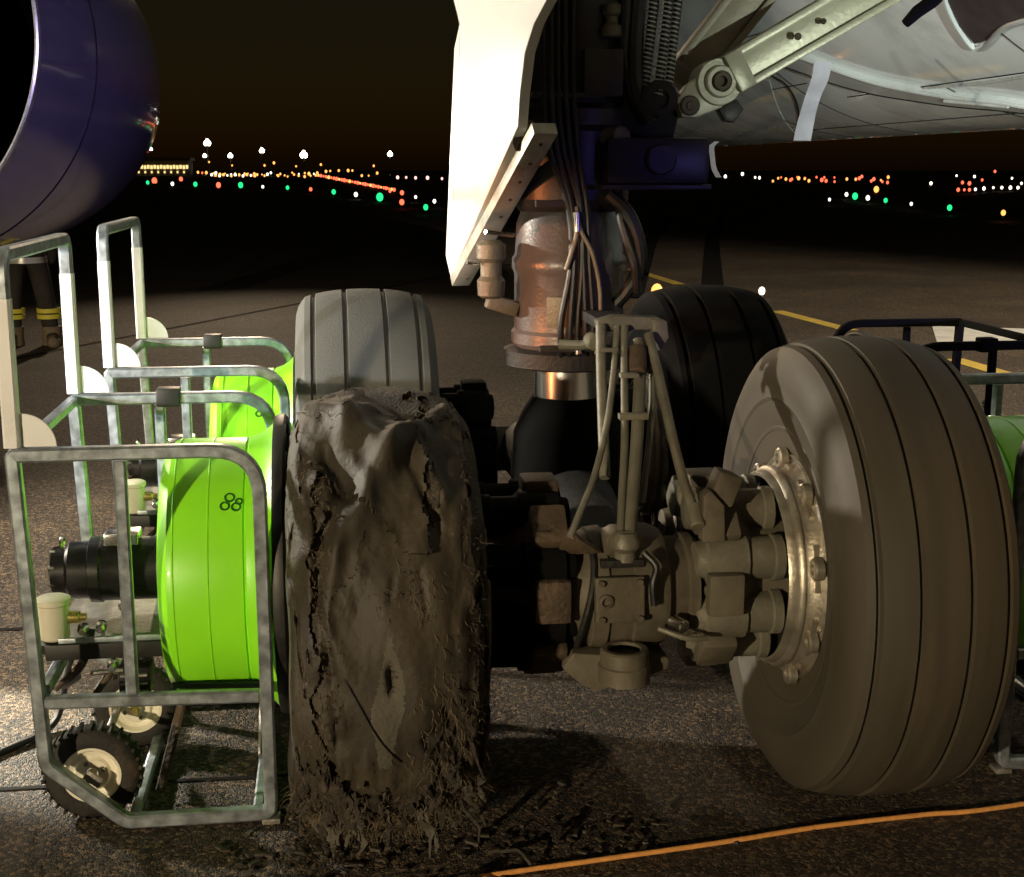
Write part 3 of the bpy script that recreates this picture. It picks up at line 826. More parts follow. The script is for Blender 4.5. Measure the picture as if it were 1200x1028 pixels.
part('rod_clamp', box((0.813, 3.98, 1.27), (0.06, 0.03, 0.012)), 'conduit', brk, bevel=0.003)
part('rod_clamp', box((0.857, 3.88, 1.207), (0.055, 0.03, 0.014)), 'hose_grey', brk, bevel=0.003)

# ---- wheels
def tyre_profile(R0=0.672, w=0.233, grooves=(-0.172, -0.066, 0.066, 0.172), gd_=0.014, gw=0.0070):
    def crown(x):
        return R0 - 0.030 * (abs(x) / 0.2) ** 2.4
    pts = [(-0.165, 0.312), (-0.182, 0.324), (-0.193, 0.340), (-0.1965, 0.362), (-0.207, 0.398), (-0.2095, 0.400), (-0.2115, 0.408), (-0.2105, 0.412), (-0.218, 0.435), (-0.228, 0.485), (-0.2305, 0.488), (-0.2325, 0.496), (-0.2312, 0.500), (-w, 0.54), (-0.231, 0.575), (-0.223, 0.605), (-0.210, 0.628)]
    xs = list(np.linspace(-0.2, 0.2, 25))
    gx = []
    for q_ in grooves:
        xs = [x for x in xs if abs(x - q_) > gw * 1.9]
        gx += [(q_ - gw * 1.3, 0), (q_ - gw * 0.75, 1), (q_ + gw * 0.75, 1), (q_ + gw * 1.3, 0)]
    tr = sorted([(x, 0) for x in xs] + gx)
    for x, k in tr:
        pts.append((x, crown(x) - gd_ * k))
    pts += [(-x, r) for x, r in reversed(pts[:17])]
    return pts

def tyre_mesh(pts, nseg=144, flat=0.652):
    g = G()
    v, f = [], []
    m = len(pts)
    for i in range(nseg):
        a = 2 * PI * i / nseg
        for x, r in pts:
            y, z = -r * math.cos(a), r * math.sin(a)
            if z < -flat:
                z = -flat
            xx = x * (1 + 0.07 * math.exp(-((z + 0.52) / 0.13) ** 2))
            v.append((xx, y, z))
    for i in range(nseg):
        j = (i + 1) % nseg
        for k in range(m - 1):
            f.append((i * m + k, i * m + k + 1, j * m + k + 1, j * m + k))
    return g.add(v, f)

def lug_mesh():
    """heat-shield bracket on the rim: bent tab with a ring and bolt; x outboard face, local origin at rim"""
    g = G()
    for q in (lathe((0, 0, 0), (-1, 0, 0), [(0, 0.024), (0.016, 0.024), (0.02, 0.020), (0.02, 0.012), (0.008, 0.010)], 12),
              box((-0.004, 0.0, -0.024), (0.010, 0.050, 0.022)), box((-0.005, 0.034, -0.014), (0.009, 0.03, 0.012)), box((-0.005, -0.034, -0.014), (0.009, 0.03, 0.012))):
        g.add(q.v, q.f)
    return g

def shift(g, c):
    c = Vector(c)
    g.v = [tuple(Vector(p) + c) for p in g.v]
    return g

def make_wheel(c, tmat, rmat, inner, tyre_label=None, with_tyre=True, lugs=9, wide=1.0):
    """inner: +1/-1, the side the brake sits on"""
    w = empty('wheel', c, None, None, parent=plane)
    if with_tyre:
        part('tyre', shift(tyre_mesh([(x * wide, r) for x, r in tyre_profile()]), c), tmat, w, angle=28, label=tyre_label)
    s = inner
    prof = [(0.165, 0.05), (0.16, 0.10), (0.10, 0.12), (0.06, 0.22), (0.06, 0.285), (0.02, 0.292), (-0.05, 0.292), (-0.12, 0.300), (-0.155, 0.312), (-0.168, 0.318), (-0.180, 0.330), (-0.190, 0.334), (-0.196, 0.328),
            (-0.192, 0.318), (-0.185, 0.310), (-0.185, 0.300), (-0.19, 0.296), (-0.19, 0.284), (-0.17, 0.282), (0.04, 0.275)]
    part('rim', lathe(c, (-s, 0, 0), prof, 72, caps=False), rmat, w)
    part('rim_flange', lathe(c, (s, 0, 0), [(-0.16, 0.30), (-0.17, 0.33), (-0.185, 0.352), (-0.196, 0.350), (-0.19, 0.32), (-0.14, 0.25), (-0.10, 0.12), (-0.17, 0.09), (-0.175, 0.0)], 56, caps=False), rmat, w)
    part('heat_shield', lathe(Vector(c) + Vector((s * 0.186, 0, 0)), (s, 0, 0), [(-0.10, 0.262), (0.082, 0.262), (0.090, 0.267), (0.092, 0.276), (0.084, 0.281), (0.070, 0.283), (0.066, 0.290), (0.056, 0.297), (0.050, 0.297), (0.048, 0.291), (0.036, 0.293), (0.026, 0.299), (0.016, 0.304), (0.008, 0.314), (0.002, 0.318)], 72, caps=False), rmat, w)
    first = None
    for k in range(lugs):
        a = 2 * PI * (k + 0.35) / lugs
        if first is None:
            first = build('rim_lug', lug_mesh().xf(Matrix.Translation(c)), 'rim_metal', w, origin=c)
            o = first
        else:
            o = first.copy()
            COL.objects.link(o)
        o.location = Vector((s * 0.200, -0.317 * math.cos(a), 0.317 * math.sin(a)))
        o.scale = (1.3, 1.35, 1.35)
        o.rotation_euler = (PI / 2 - a, 0, 0) if s < 0 else (a - PI / 2, 0, PI)
    return w

wRF = make_wheel((1.505, 3.75, 0.652), 'rubber_worn', 'rim_metal', -1, 'worn four-grooved tyre standing upright')
wLR = make_wheel((0.125, 5.55, 0.652), 'rubber_dusty', 'rim_dull', 1, 'dusty grey tyre behind the burst one', wide=1.16)
wRR = make_wheel((1.535, 5.55, 0.652), 'shade_black', 'rim_dull', -1, 'rear tyre with its shade put into near-black rubber', wide=1.1)
wLF = make_wheel((0.125, 3.75, 0.60), 'rubber_burst', 'rim_dull', 1, with_tyre=False)

# ---- the burst tyre: a sagging carcass with folds, torn tread left on it, bared ply and frayed cords
BC = Vector((0.125, 3.77, 0.575))
def nz(x, y, z=0.0, s=1.0):
    return noise.noise((x * s + 13.1, y * s + 7.7, z * s + 3.3))
def fbm(x, y, z, s, o=3):
    t, a = 0.0, 1.0
    for _ in range(o):
        t += a * nz(x, y, z, s)
        s *= 2.1
        a *= 0.5
    return t
def seg_d(p, a, b):
    px, py = p[0] - a[0], p[1] - a[1]
    dx, dy = b[0] - a[0], b[1] - a[1]
    t = max(0, min(1, (px * dx + py * dy) / (dx * dx + dy * dy)))
    return math.hypot(px - t * dx, py - t * dy)
RIDGES = [  # ((s, theta) -> (s, theta), height, width); theta in radians above the axle line facing the camera
    ((-0.62, 1.42), (-0.30, 1.18), 0.030, 0.10), ((-0.30, 1.18), (-0.02, 0.95), 0.034, 0.10), ((0.55, 1.30), (0.05, 0.98), 0.030, 0.09),
    ((0.05, 0.98), (-0.42, 0.55), 0.026, 0.10), ((-0.42, 0.55), (-0.55, 0.10), 0.014, 0.07), ((-0.75, 1.1), (-0.62, 0.45), 0.018, 0.08),
    ((-0.1, 1.50), (0.25, 1.22), -0.025, 0.12), ((-0.48, 1.00), (-0.30, 0.82), -0.034, 0.07), ((-0.35, 0.80), (-0.50, 0.62), -0.028, 0.06), ((-0.55, 0.66), (-0.56, 0.30), -0.018, 0.035),
    ((-0.52, 0.22), (-0.48, 0.00), -0.016, 0.035), ((-0.46, -0.08), (-0.42, -0.25), -0.014, 0.035), ((-0.78, 0.85), (-0.74, 0.25), -0.020, 0.022), ((-0.74, 0.25), (-0.70, 0.0), -0.015, 0.020),
    ((0.02, 0.42), (0.00, 0.32), -0.007, 0.022), ((0.22, 0.42), (0.25, 0.30), -0.006, 0.020), ((-0.02, 0.05), (0.0, 0.0), -0.030, 0.030),
    ((0.30, 0.95), (0.45, 0.75), 0.020, 0.05), ((0.20, 0.90), (0.40, 0.60), -0.012, 0.03), ((0.25, -0.25), (0.42, -0.55), -0.016, 0.03), ((0.40, -0.15), (0.55, -0.50), -0.014, 0.025),
    ((0.72, 0.6), (0.74, 0.0), -0.016, 0.025), ((0.74, 0.0), (0.70, -0.6), -0.018, 0.028)]
def bprof(s):
    """carcass section, s in -1..1 -> (x, r)"""
    t = max(-1, min(1, s))
    ps = abs(t) * 1.75
    x = 0.258 * abs(math.sin(ps)) ** 0.88
    c = math.cos(ps)
    r = 0.37 + 0.238 * (max(0.0, c) ** 0.62 if c > 0 else 0) - (0.12 * -c if c < 0 else 0)
    return math.copysign(x, t), r
def flat_s(s):
    """position across as seen face on"""
    return bprof(s)[0] / 0.228 * 0.72
def bpoint(s, th, off=0.0, rough=1.0):
    x, r = bprof(s)
    top = max(0.0, math.sin(th))
    r = r + 0.012 * (1 - top) * max(0.0, 1 - abs(s))
    d = 0.0
    s_par, s = s, x / 0.228 * 0.72
    if -0.9 < th < 1.7:
        for a, b, h, w in RIDGES:
            if abs(s - (a[0] + b[0]) / 2) < 0.55:
                jx = 0.035 * nz(s * 6, th * 6, 1.7)
                jy = 0.035 * nz(s * 6, th * 6, 9.2)
                dd = seg_d((s + jx, th + jy), a, b) / w
                if dd < 2.5:
                    d += h * math.exp(-dd * dd)
    d += rough * (0.010 * fbm(s * 1.8, math.cos(th) * 2.4, math.sin(th) * 2.4, 1.0, 2) + 0.0012 * fbm(s * 14, th * 14, 0, 1.3, 2))
    w_ = math.exp(-((s - 0.15) / 0.32) ** 2 - ((th - 0.80) / 0.30) ** 2)
    d += 0.006 * w_ * math.sin((th * 0.9 - s * 0.8) * 24 + 3 * nz(s * 3, th * 3, 2.2)) + 0.004 * math.exp(-((th - 0.1) / 0.7) ** 2) * math.sin((s * 1.1 + th * 0.55) * 13 + 2 * nz(s * 2, th * 2, 5.2))
    rr = r + d + off
    y, z = -rr * math.cos(th), rr * math.sin(th)
    z += BC.z
    sx = x * (1.0 + 0.10 * math.exp(-((z - 0.10) / 0.16) ** 2))
    if z < 0.05:
        z = 0.012 + 0.020 * abs(nz(s * 5, th * 5, 4.0)) + max(0, (z - 0.0)) * 0.3 if z < 0.012 else z
    z = max(z, 0.012)
    return (BC.x + sx + 0.006 * nz(s * 4, th * 3, 6.0), BC.y + y, z)

def carcass():
    ns, nt = 96, 420
    ss = np.linspace(-1, 1, ns)
    g = G()
    v, f = [], []
    for i in range(nt):
        th = 2 * PI * i / nt
        if th > PI: th -= 2 * PI
        fr = -1.3 < th < 1.9
        for s in ss:
            v.append(bpoint(float(s), th, -0.004, 1.0))
    for i in range(nt):
        j = (i + 1) % nt
        for k in range(ns - 1):
            f.append((i * ns + k, i * ns + k + 1, j * ns + k + 1, j * ns + k))
    return g.add(v, f)
bt = part('burst_tyre', carcass(), 'rubber_burst', wLF, angle=60, label='burst and shredded brown tyre, sagging on the ground')

def torn(mask, s0, s1, t0, t1, ns, nt, off, thick, curl=0.0):
    """pieces of a layer kept where mask(s, th) > 0, with real torn edges"""
    g = G()
    keep = {}
    idx = {}
    v, f = [], []
    S = np.linspace(s0, s1, ns)
    T = np.linspace(t0, t1, nt)
    M = [[mask(float(s), float(t)) for s in S] for t in T]
    def vid(i, j, lay):
        k = (i, j, lay)
        if k not in idx:
            m = M[i][j]
            lift = curl * max(0.0, 0.18 - m) * (0.5 + nz(S[j] * 9, T[i] * 9, 2.0)) if lay else 0
            js, jt = 0.010 * nz(i * 0.9, j * 0.9, 5.0), 0.010 * nz(i * 0.9, j * 0.9, 8.0)
            idx[k] = len(v)
            v.append(bpoint(float(S[j]) + js, float(T[i]) + jt, (off + thick + lift) if lay else off - 0.006, 1.0))
        return idx[k]
    cells = [[M[i][j] > 0 and M[i + 1][j] > 0 and M[i][j + 1] > 0 and M[i + 1][j + 1] > 0 for j in range(ns - 1)] for i in range(nt - 1)]
    for i in range(nt - 1):
        for j in range(ns - 1):
            if not cells[i][j]:
                continue
            f.append((vid(i, j, 1), vid(i, j + 1, 1), vid(i + 1, j + 1, 1), vid(i + 1, j, 1)))
            for (di, dj, a, b) in ((-1, 0, (i, j), (i, j + 1)), (1, 0, (i + 1, j + 1), (i + 1, j)), (0, -1, (i + 1, j), (i, j)), (0, 1, (i, j + 1), (i + 1, j + 1))):
                ii, jj = i + di, j + dj
                if ii < 0 or jj < 0 or ii >= nt - 1 or jj >= ns - 1 or not cells[ii][jj]:
                    f.append((vid(*a, 0), vid(*b, 0), vid(*b, 1), vid(*a, 1)))
    return g.add(v, f)

def mask_left(s, th):
    s = flat_s(s)
    edge = -0.55 + 0.12 * fbm(th * 2.6, 1.0, 0, 1.0) + 0.05 * fbm(th * 12, 3.0, 0, 1.0) - 0.06 * math.exp(-((th - 0.95) / 0.25) ** 2)
    hole = fbm(s * 9, th * 3.2, 2.0, 1.0) + 0.55
    return min(edge - s, hole, (s + 0.79 + 0.03 * fbm(th * 7, 9, 0, 1)))
def mask_right(s, th):
    s = flat_s(s)
    edge = 0.64 + 0.06 * fbm(th * 3.0, 5.0, 0, 1.0) + 0.05 * fbm(th * 11, 7.0, 0, 1.0)
    hole = fbm(s * 8, th * 4.0, 6.0, 1.0) + 0.42
    return min(s - edge, hole, 0.80 - s + 0.03 * fbm(th * 8, 4, 0, 1))
def mask_top(s, th):
    s = flat_s(s)
    lo = 1.18 + 0.16 * abs(s + 0.05) + 0.16 * fbm(s * 2.5, 2.0, 0, 1.0) + 0.035 * fbm(s * 14, 4.0, 0, 1.0)
    return min((th - lo), fbm(s * 5, th * 5, 11.0, 1.0) + 0.62, 0.72 - abs(s) + 0.05 * fbm(th * 9, 1, 0, 1))
def mask_shred(s, th):
    s = flat_s(s)
    n_ = fbm(s * 7, th * 2.2, 15.0, 1.0, 4)
    w = math.exp(-((th + 0.75) / 0.28) ** 2) + 0.55 * math.exp(-(((s - 0.45) / 0.18) ** 2 + ((th + 0.35) / 0.35) ** 2))
    w += 0.60 * math.exp(-(((s - 0.28) / 0.20) ** 2 + ((th - 0.78) / 0.20) ** 2)) + 0.5 * math.exp(-(((s - 0.15) / 0.12) ** 2 + ((th - 0.36) / 0.10) ** 2))
    return min(n_ + w * 1.0 - 0.72, 0.85 - abs(s))
def mask_ply(s, th):
    s = flat_s(s)
    c = 0.5 - abs(s + 0.02 + 0.10 * (0.1 - th)) / 0.30 - abs(th + 0.12) / 0.80 + 0.14 * fbm(s * 7, th * 4, 21.0, 1.0, 4)
    return c
def mask_fold(s, th):
    """broad sheet of casing with a raised ragged edge running down from the upper right"""
    s = flat_s(s)
    d = ((s - 0.48) * -0.62 + (th - 1.22) * 0.78)          # > 0 above the edge line
    e = -(d - 0.10 * math.sin(s * 4.0)) + 0.05 * fbm(s * 4, th * 4, 31.0, 1.0) + 0.02 * fbm(s * 18, th * 18, 33.0, 1.0)
    return min(e, s + 0.46 + 0.08 * fbm(th * 4, 2.0, 35.0, 1.0) + 0.03 * fbm(th * 16, 2.0, 36.0, 1.0), 0.66 - s + 0.04 * fbm(th * 9, 5, 0, 1), th + 0.52 + 0.14 * fbm(s * 6, 1.0, 38.0, 1.0, 4))
def mask_fold2(s, th):
    """second sheet folded over from the upper left"""
    s = flat_s(s)
    d = (s + 0.52) * 0.55 + (th - 1.30) * 0.83
    e = min(d + 0.30, 0.26 - d) + 0.04 * fbm(s * 4, th * 4, 41.0, 1.0) + 0.02 * fbm(s * 17, th * 17, 43.0, 1.0)
    return min(e, 0.30 - s + 0.05 * fbm(th * 9, 3, 1, 1), s + 0.70)
part('casing_sheet', torn(mask_fold, -0.45, 0.60, -0.75, 1.75, 120, 260, 0.0, 0.011, 0.10), 'rubber_burst', wLF, angle=60)
part('casing_sheet', torn(mask_fold2, -0.60, 0.35, 0.5, 1.85, 90, 130, 0.008, 0.010, 0.10), 'rubber_burst', wLF, angle=60)
part('torn_tread', torn(mask_left, -0.80, -0.18, -1.15, 1.75, 70, 320, 0.001, 0.005, 0.07), 'rubber_burst', wLF, angle=60)
part('torn_tread', torn(mask_right, 0.25, 0.80, -1.15, 1.75, 60, 300, 0.002, 0.010, 0.08), 'rubber_torn', wLF, angle=60)
part('torn_tread', torn(mask_top, -0.75, 0.75, 1.0, 2.4, 120, 120, 0.003, 0.010, 0.06), 'rubber_torn', wLF, angle=60)
tag(part('torn_ply', torn(mask_shred, -0.72, 0.72, -1.15, 1.1, 170, 220, 0.008, 0.006, 0.08), 'rubber_torn', wLF, angle=60), kind='stuff')
part('bared_ply', torn(mask_ply, -0.35, 0.30, -0.60, 0.40, 110, 130, 0.0108, 0.0008), 'rubber_ply', wLF, angle=60, label='smooth pale grey ply laid bare')

# frayed cords: thin bent fibres, too many to count
def fibres(n, pick, length, spread, down, rad, seed):
    rnd = random.Random(seed)
    g = G()
    for _ in range(n):
        s, th = pick(rnd)
        p = Vector(bpoint(s, th, 0.010))
        out = (p - BC)
        out.x *= 0.5
        out.normalize()
        d = (out * rnd.uniform(0.15, 0.8) + Vector((rnd.gauss(0, spread), rnd.gauss(0, 0.4) - 0.2, rnd.gauss(0, 0.45) - down))).normalized()
        L = length * rnd.uniform(0.35, 1.3)
        q = [p]
        k = 5
        for i in range(k):
            d = (d + Vector((rnd.gauss(0, 0.32), rnd.gauss(0, 0.3), rnd.gauss(-0.10, 0.28)))).normalized()
            nxt = q[-1] + d * L / k
            nxt.z = max(nxt.z, 0.006)
            q.append(nxt)
        r = rad * rnd.uniform(0.6, 1.4)
        t = tube(q, r, 3, radii=[r, r, r * .9, r * .8, r * .6, r * .3])
        g.add(t.v, t.f)
    return g
def pk_bottom(r): return r.uniform(-0.66, 0.66), r.gauss(-0.84, 0.12)
def pk_right(r): return r.gauss(0.52, 0.05), r.uniform(-0.8, 1.3)
def pk_left(r): return r.gauss(-0.40, 0.045), r.uniform(-0.5, 1.0)
def pk_rim(r): return r.gauss(-0.58, 0.05), r.uniform(-0.9, 1.1)
def pk_patch(r): return r.gauss(0.27, 0.09), r.gauss(-0.38, 0.22)
def pk_mid(r): return r.gauss(0.10, 0.08), r.gauss(0.38, 0.07)
def pk_top(r): return r.uniform(-0.55, 0.6), r.gauss(1.22, 0.14)
for fn, n_, L_, sp, dn_, rd, sd_ in ((pk_bottom, 1500, 0.046, 0.8, 0.35, 0.0009, 1), (pk_right, 420, 0.022, 0.5, 0.2, 0.0008, 2), (pk_left, 420, 0.016, 0.5, 0.3, 0.0008, 3), (pk_rim, 260, 0.014, 0.4, 0.2, 0.0008, 6),
                                    (pk_patch, 300, 0.040, 0.3, 0.9, 0.0009, 4), (pk_mid, 130, 0.030, 0.3, 0.8, 0.0009, 7), (pk_top, 260, 0.025, 0.6, 0.1, 0.0010, 5)):
    tag(part('frayed_cord', fibres(n_, fn, L_, sp, dn_, rd, sd_), 'cord_fray', wLF), kind='stuff')
# torn tongues of rubber peeling off near the ground and along the tears
rt = random.Random(5)
def tongue(s, th, L, w, sd):
    r_ = random.Random(sd)
    p = Vector(bpoint(s, th, 0.004))
    out = Vector((0.25 * s, -math.cos(th), math.sin(th)))
    d = (Vector((r_.gauss(0, .45), 0, -1)) + out * 0.15).normalized()
    pts = [p - d * L * 0.15]
    for k in range(4):
        pts.append(p + d * L * (k + 1) / 4 + out * (0.012 + 0.03 * (k / 3) ** 2 * r_.uniform(0.2, 1.4)) + Vector((r_.gauss(0, .008), 0, 0)))
    P = smooth_path([(q.x, q.y, max(q.z, 0.008)) for q in pts], 5)
    side = d.cross(out).normalized()
    g = G()
    v, f = [], []
    n_ = len(P)
    for i, q in enumerate(P):
        ww = w * (1 - 0.75 * (i / (n_ - 1)) ** 2) * (1 + 0.35 * nz(i * 1.3, sd * 3.1))
        o_ = out * 0.0025
        ja, jb = side * w * 0.25 * nz(i * 1.1, sd + 9.0), side * w * 0.25 * nz(i * 1.1, sd + 19.0)
        v += [q - side * ww / 2 + ja + o_, q + side * ww / 2 + jb + o_, q + side * ww / 2 + jb - o_, q - side * ww / 2 + ja - o_]
    for i in range(n_ - 1):
        for k in range(4):
            f.append((4 * i + k, 4 * i + (k + 1) % 4, 4 * i + 4 + (k + 1) % 4, 4 * i + 4 + k))
    f += [(0, 1, 2, 3), tuple(range(4 * n_ - 4, 4 * n_))]
    return g.add(v, f)
for k in range(46):
    if k < 26:
        s_, th_, L, w = rt.uniform(-0.6, 0.6), rt.gauss(-0.72, 0.12), rt.uniform(0.04, 0.10), rt.uniform(0.010, 0.03)
    elif k < 36:
        s_, th_, L, w = rt.gauss(0.28, 0.08), rt.gauss(-0.30, 0.2), rt.uniform(0.04, 0.09), rt.uniform(0.006, 0.016)
    else:
        s_, th_, L, w = rt.choice([-0.36, 0.5, 0.25]) + rt.gauss(0, .04), rt.uniform(0.1, 1.1), rt.uniform(0.025, 0.06), rt.uniform(0.006, 0.016)
    part('rubber_tongue', tongue(s_, th_, L, w, k), 'rubber_torn' if k % 3 else 'rubber_burst', wLF, angle=60)
q_ = [Vector(bpoint(-0.26 + 0.28 * t, 0.06 - 0.42 * t, 0.0145)) for t in np.linspace(0, 1, 14)]
part('loose_cord', tube(q_, 0.0022, 5), 'hose_black', wLF)
# a lit slab of sidewall curling out at the foot
part('sidewall_flap', ribbon([(-0.105, 3.56, 0.105), (-0.085, 3.50, 0.065), (-0.045, 3.45, 0.035), (0.01, 3.43, 0.022)], 0.038, (0.35, 0.5, 0.8), 0.010), 'rubber_ply', wLF, bevel=0.002, label='pale curl of sidewall at the foot of the tyre')

# ------------------------------------------------------------------ cooling fan carts
def make_cart():
    O = Vector((-0.52, 4.06, 0.0))
    t = empty('fan_cart', O, '', 'fan cart', 'fan carts cooling the wheels')
    Yn, Yf = 3.62, 4.50
    up = (0, 1, 0)
    def sideframe(y):
        pts = fillet([(-0.835, y, 1.068), (-0.205, y, 1.068), (-0.205, y, 0.026), (-0.60, y, 0.026), (-0.805, y, 0.205)], [0.01, 0.13, 0.03, 0.05, 0.05], closed=True)
        fr = build('side_frame', sqtube(pts, 0.037, up, closed=True), 'galvanised', t)
        build('mid_rail', sqtube([(-0.795, y, 0.385), (-0.228, y, 0.375)], 0.036, up, s2=0.030), 'galvanised', fr)
        build('upright', sqtube([(-0.565, y, 1.046), (-0.565, y, 0.40)], 0.034, up, s2=0.028), 'galvanised', fr)
        return fr
    f1 = sideframe(Yn)
    f2 = sideframe(Yf)
    for y, fr in ((Yf, f2),):
        build('rail_clamp', box((-0.535, y, 1.072), (0.075, 0.062, 0.060)), 'black_clamp', fr, bevel=0.006)
    for y, fr in ((Yn, f1), (Yf, f2)):
        build('weld_foot', box((-0.205, y, 0.008), (0.05, 0.05, 0.016)), 'frame_low', fr, bevel=0.003)
    h = build('handle', sqtube(fillet([(-0.832, Yn, 1.475), (-0.832, Yn, 1.585), (-0.832, Yf, 1.585), (-0.832, Yf, 1.475)], 0.085), 0.038, (1, 0, 0)), 'galvanised', t)
    for y in (Yn, Yf):
        build('handle_post', sqtube([(-0.832, y, 1.09), (-0.832, y, 1.475)], 0.041, (0, 1, 0)), 'white_enamel', h)
    for y in (Yn, Yf):
        P = [(-0.810, y - 0.003, 1.090)] + [(-0.810 + 0.088 * math.cos(a), y - 0.003, 1.090 + 0.088 * math.sin(a)) for a in np.linspace(0, PI / 2, 10)]
        build('gusset', prism(P, (0, 0.006, 0)), 'white_enamel', h)
    for z, x in ((1.066, -0.835), (0.41, -0.80), (0.026, -0.24), (0.026, -0.58)):
        build('cross_tube', sqtube([(x, Yn + 0.022, z), (x, Yf - 0.022, z)], 0.032, (0, 0, 1)), 'galvanised', t)
    # fan housing: drum, flare and guard ring
    c = (0, 4.06, 0.625)
    hs = build('fan_housing', lathe(c, (1, 0, 0), [(-0.50, 0.10), (-0.50, 0.335), (-0.495, 0.350), (-0.470, 0.380), (-0.455, 0.385), (-0.262, 0.385), (-0.258, 0.380), (-0.252, 0.386), (-0.225, 0.395), (-0.195, 0.415), (-0.175, 0.438), (-0.172, 0.42), (-0.172, 0.36), (-0.20, 0.34), (-0.46, 0.33)], 96, caps=False), 'green_paint', t, angle=25)
    build('guard_ring', lathe(c, (1, 0, 0), [(-0.180, 0.432), (-0.180, 0.446), (-0.168, 0.452), (-0.150, 0.452), (-0.142, 0.444), (-0.146, 0.430)], 96, caps=False), 'black_clamp', hs)
    for k in range(7):
        rr = 0.06 + k * 0.055
        build('guard_wire', tube([(-0.150, 4.06 + rr * math.cos(a), 0.625 + rr * math.sin(a)) for a in np.linspace(0, 2 * PI, 40)[:-1]], 0.003, 5, closed=True), 'black_clamp', hs)
    for k in range(6):
        a = 2 * PI * k / 6
        build('fan_blade', prism([(-0.30, 4.06 + 0.06 * math.cos(a), 0.625 + 0.06 * math.sin(a)), (-0.30, 4.06 + 0.31 * math.cos(a - .1), 0.625 + 0.31 * math.sin(a - .1)),
                                  (-0.24, 4.06 + 0.31 * math.cos(a + .25), 0.625 + 0.31 * math.sin(a + .25)), (-0.24, 4.06 + 0.06 * math.cos(a + .6), 0.625 + 0.06 * math.sin(a + .6))], (0.006, 0, 0)), 'black_clamp', hs)
    # dark band low on the drum
    a = np.linspace(R(-47), R(-42), 4)
    g = G()
    v = []
    for rr in (0.386, 0.391):
        for t_ in a:
            for x in (-0.478, -0.215):
                v.append((x, 4.06 - (rr + (0.012 if x > -0.3 else 0)) * math.cos(t_), 0.625 + (rr + (0.012 if x > -0.3 else 0)) * math.sin(t_)))
    n = len(a) * 2
    fs = []
    for i in range(len(a) - 1):
        fs += [(n + 2 * i, n + 2 * i + 1, n + 2 * i + 3, n + 2 * i + 2), (2 * i, 2 * i + 2, 2 * i + 3, 2 * i + 1),
               (2 * i, n + 2 * i, n + 2 * i + 2, 2 * i + 2), (2 * i + 1, 2 * i + 3, n + 2 * i + 3, n + 2 * i + 1)]
    fs += [(0, 1, n + 1, n), (n - 2, 2 * n - 2, 2 * n - 1, n - 1)]
    build('housing_band', g.add(v, fs), 'green_dark', hs)
    # maker's mark: four small rings on the drum
    for x, ang, rr in ((-0.298, 45.0, 0.0125), (-0.272, 43.0, 0.0085), (-0.311, 41.0, 0.0115), (-0.280, 40.5, 0.0115)):
        A = R(ang)
        cc = Vector((x, 4.06 - 0.3865 * math.cos(A), 0.625 + 0.3865 * math.sin(A)))
        tz = Vector((0, math.sin(A), math.cos(A)))
        build('logo_ring', tube([cc + Vector((1, 0, 0)) * rr * math.cos(b) + tz * rr * math.sin(b) for b in np.linspace(0, 2 * PI, 22)[:-1]], 0.0026, 5, closed=True), 'logo_green', hs)
    # motor
    mo = build('motor', lathe(c, (1, 0, 0), [(-0.80, 0.075), (-0.79, 0.085), (-0.735, 0.087), (-0.73, 0.098), (-0.70, 0.100), (-0.695, 0.094), (-0.53, 0.094), (-0.525, 0.108), (-0.50, 0.110)], 40), 'motor_black', t)
    build('motor_cap', lathe(c, (1, 0, 0), [(-0.845, 0.06), (-0.84, 0.072), (-0.80, 0.074)], 32), 'motor_black', mo)
    for k in range(8):
        A = 2 * PI * (k + .5) / 8
        build('cap_bolt', cyl((-0.845, 4.06 + 0.064 * math.cos(A), 0.625 + 0.064 * math.sin(A)), (-0.795, 4.06 + 0.064 * math.cos(A), 0.625 + 0.064 * math.sin(A)), 0.009, 8), 'steel_bright', mo)
    for x_ in (-0.455, -0.36):
        build('housing_seam', lathe(c, (1, 0, 0), [(x_, 0.3855), (x_ + 0.001, 0.387), (x_ + 0.004, 0.387), (x_ + 0.005, 0.3855)], 96, caps=False), 'green_paint', hs)
    build('motor_ring', lathe(c, (1, 0, 0), [(-0.532, 0.0945), (-0.532, 0.101), (-0.527, 0.101)], 32, caps=False), 'steel_bright', mo)
    build('terminal_box', box((-0.63, 4.02, 0.735), (0.10, 0.09, 0.035)), 'steel_bright', mo, bevel=0.006)
    build('lifting_eye', tube([(-0.80, 4.0 + 0.018 * math.cos(b), 0.725 + 0.018 * math.sin(b)) for b in np.linspace(0, 2 * PI, 14)[:-1]], 0.006, 6, closed=True), 'steel_bright', mo)
    # filter, valves and lines on the tray
    tr = build('tray', box((-0.655, 4.06, 0.475), (0.33, 0.50, 0.016)), 'frame_low', t, bevel=0.003)
    build('tray_rail', box((-0.655, 3.80, 0.462), (0.34, 0.022, 0.045)), 'black_clamp', tr, bevel=0.003)
    build('tray_rail', box((-0.635, 3.785, 0.500), (0.30, 0.014, 0.014)), 'galvanised', tr, bevel=0.002)
    fl = build('filter_can', lathe((-0.805, 3.84, 0.49), (0, 0, 1), [(0, 0.038), (0.005, 0.042), (0.10, 0.044), (0.105, 0.049), (0.118, 0.049), (0.122, 0.042)], 24), 'cream_plastic', t)
    build('filter_base', lathe((-0.805, 3.84, 0.448), (0, 0, 1), [(0, 0.03), (0.006, 0.044), (0.032, 0.044), (0.04, 0.03)], 20), 'black_clamp', fl)
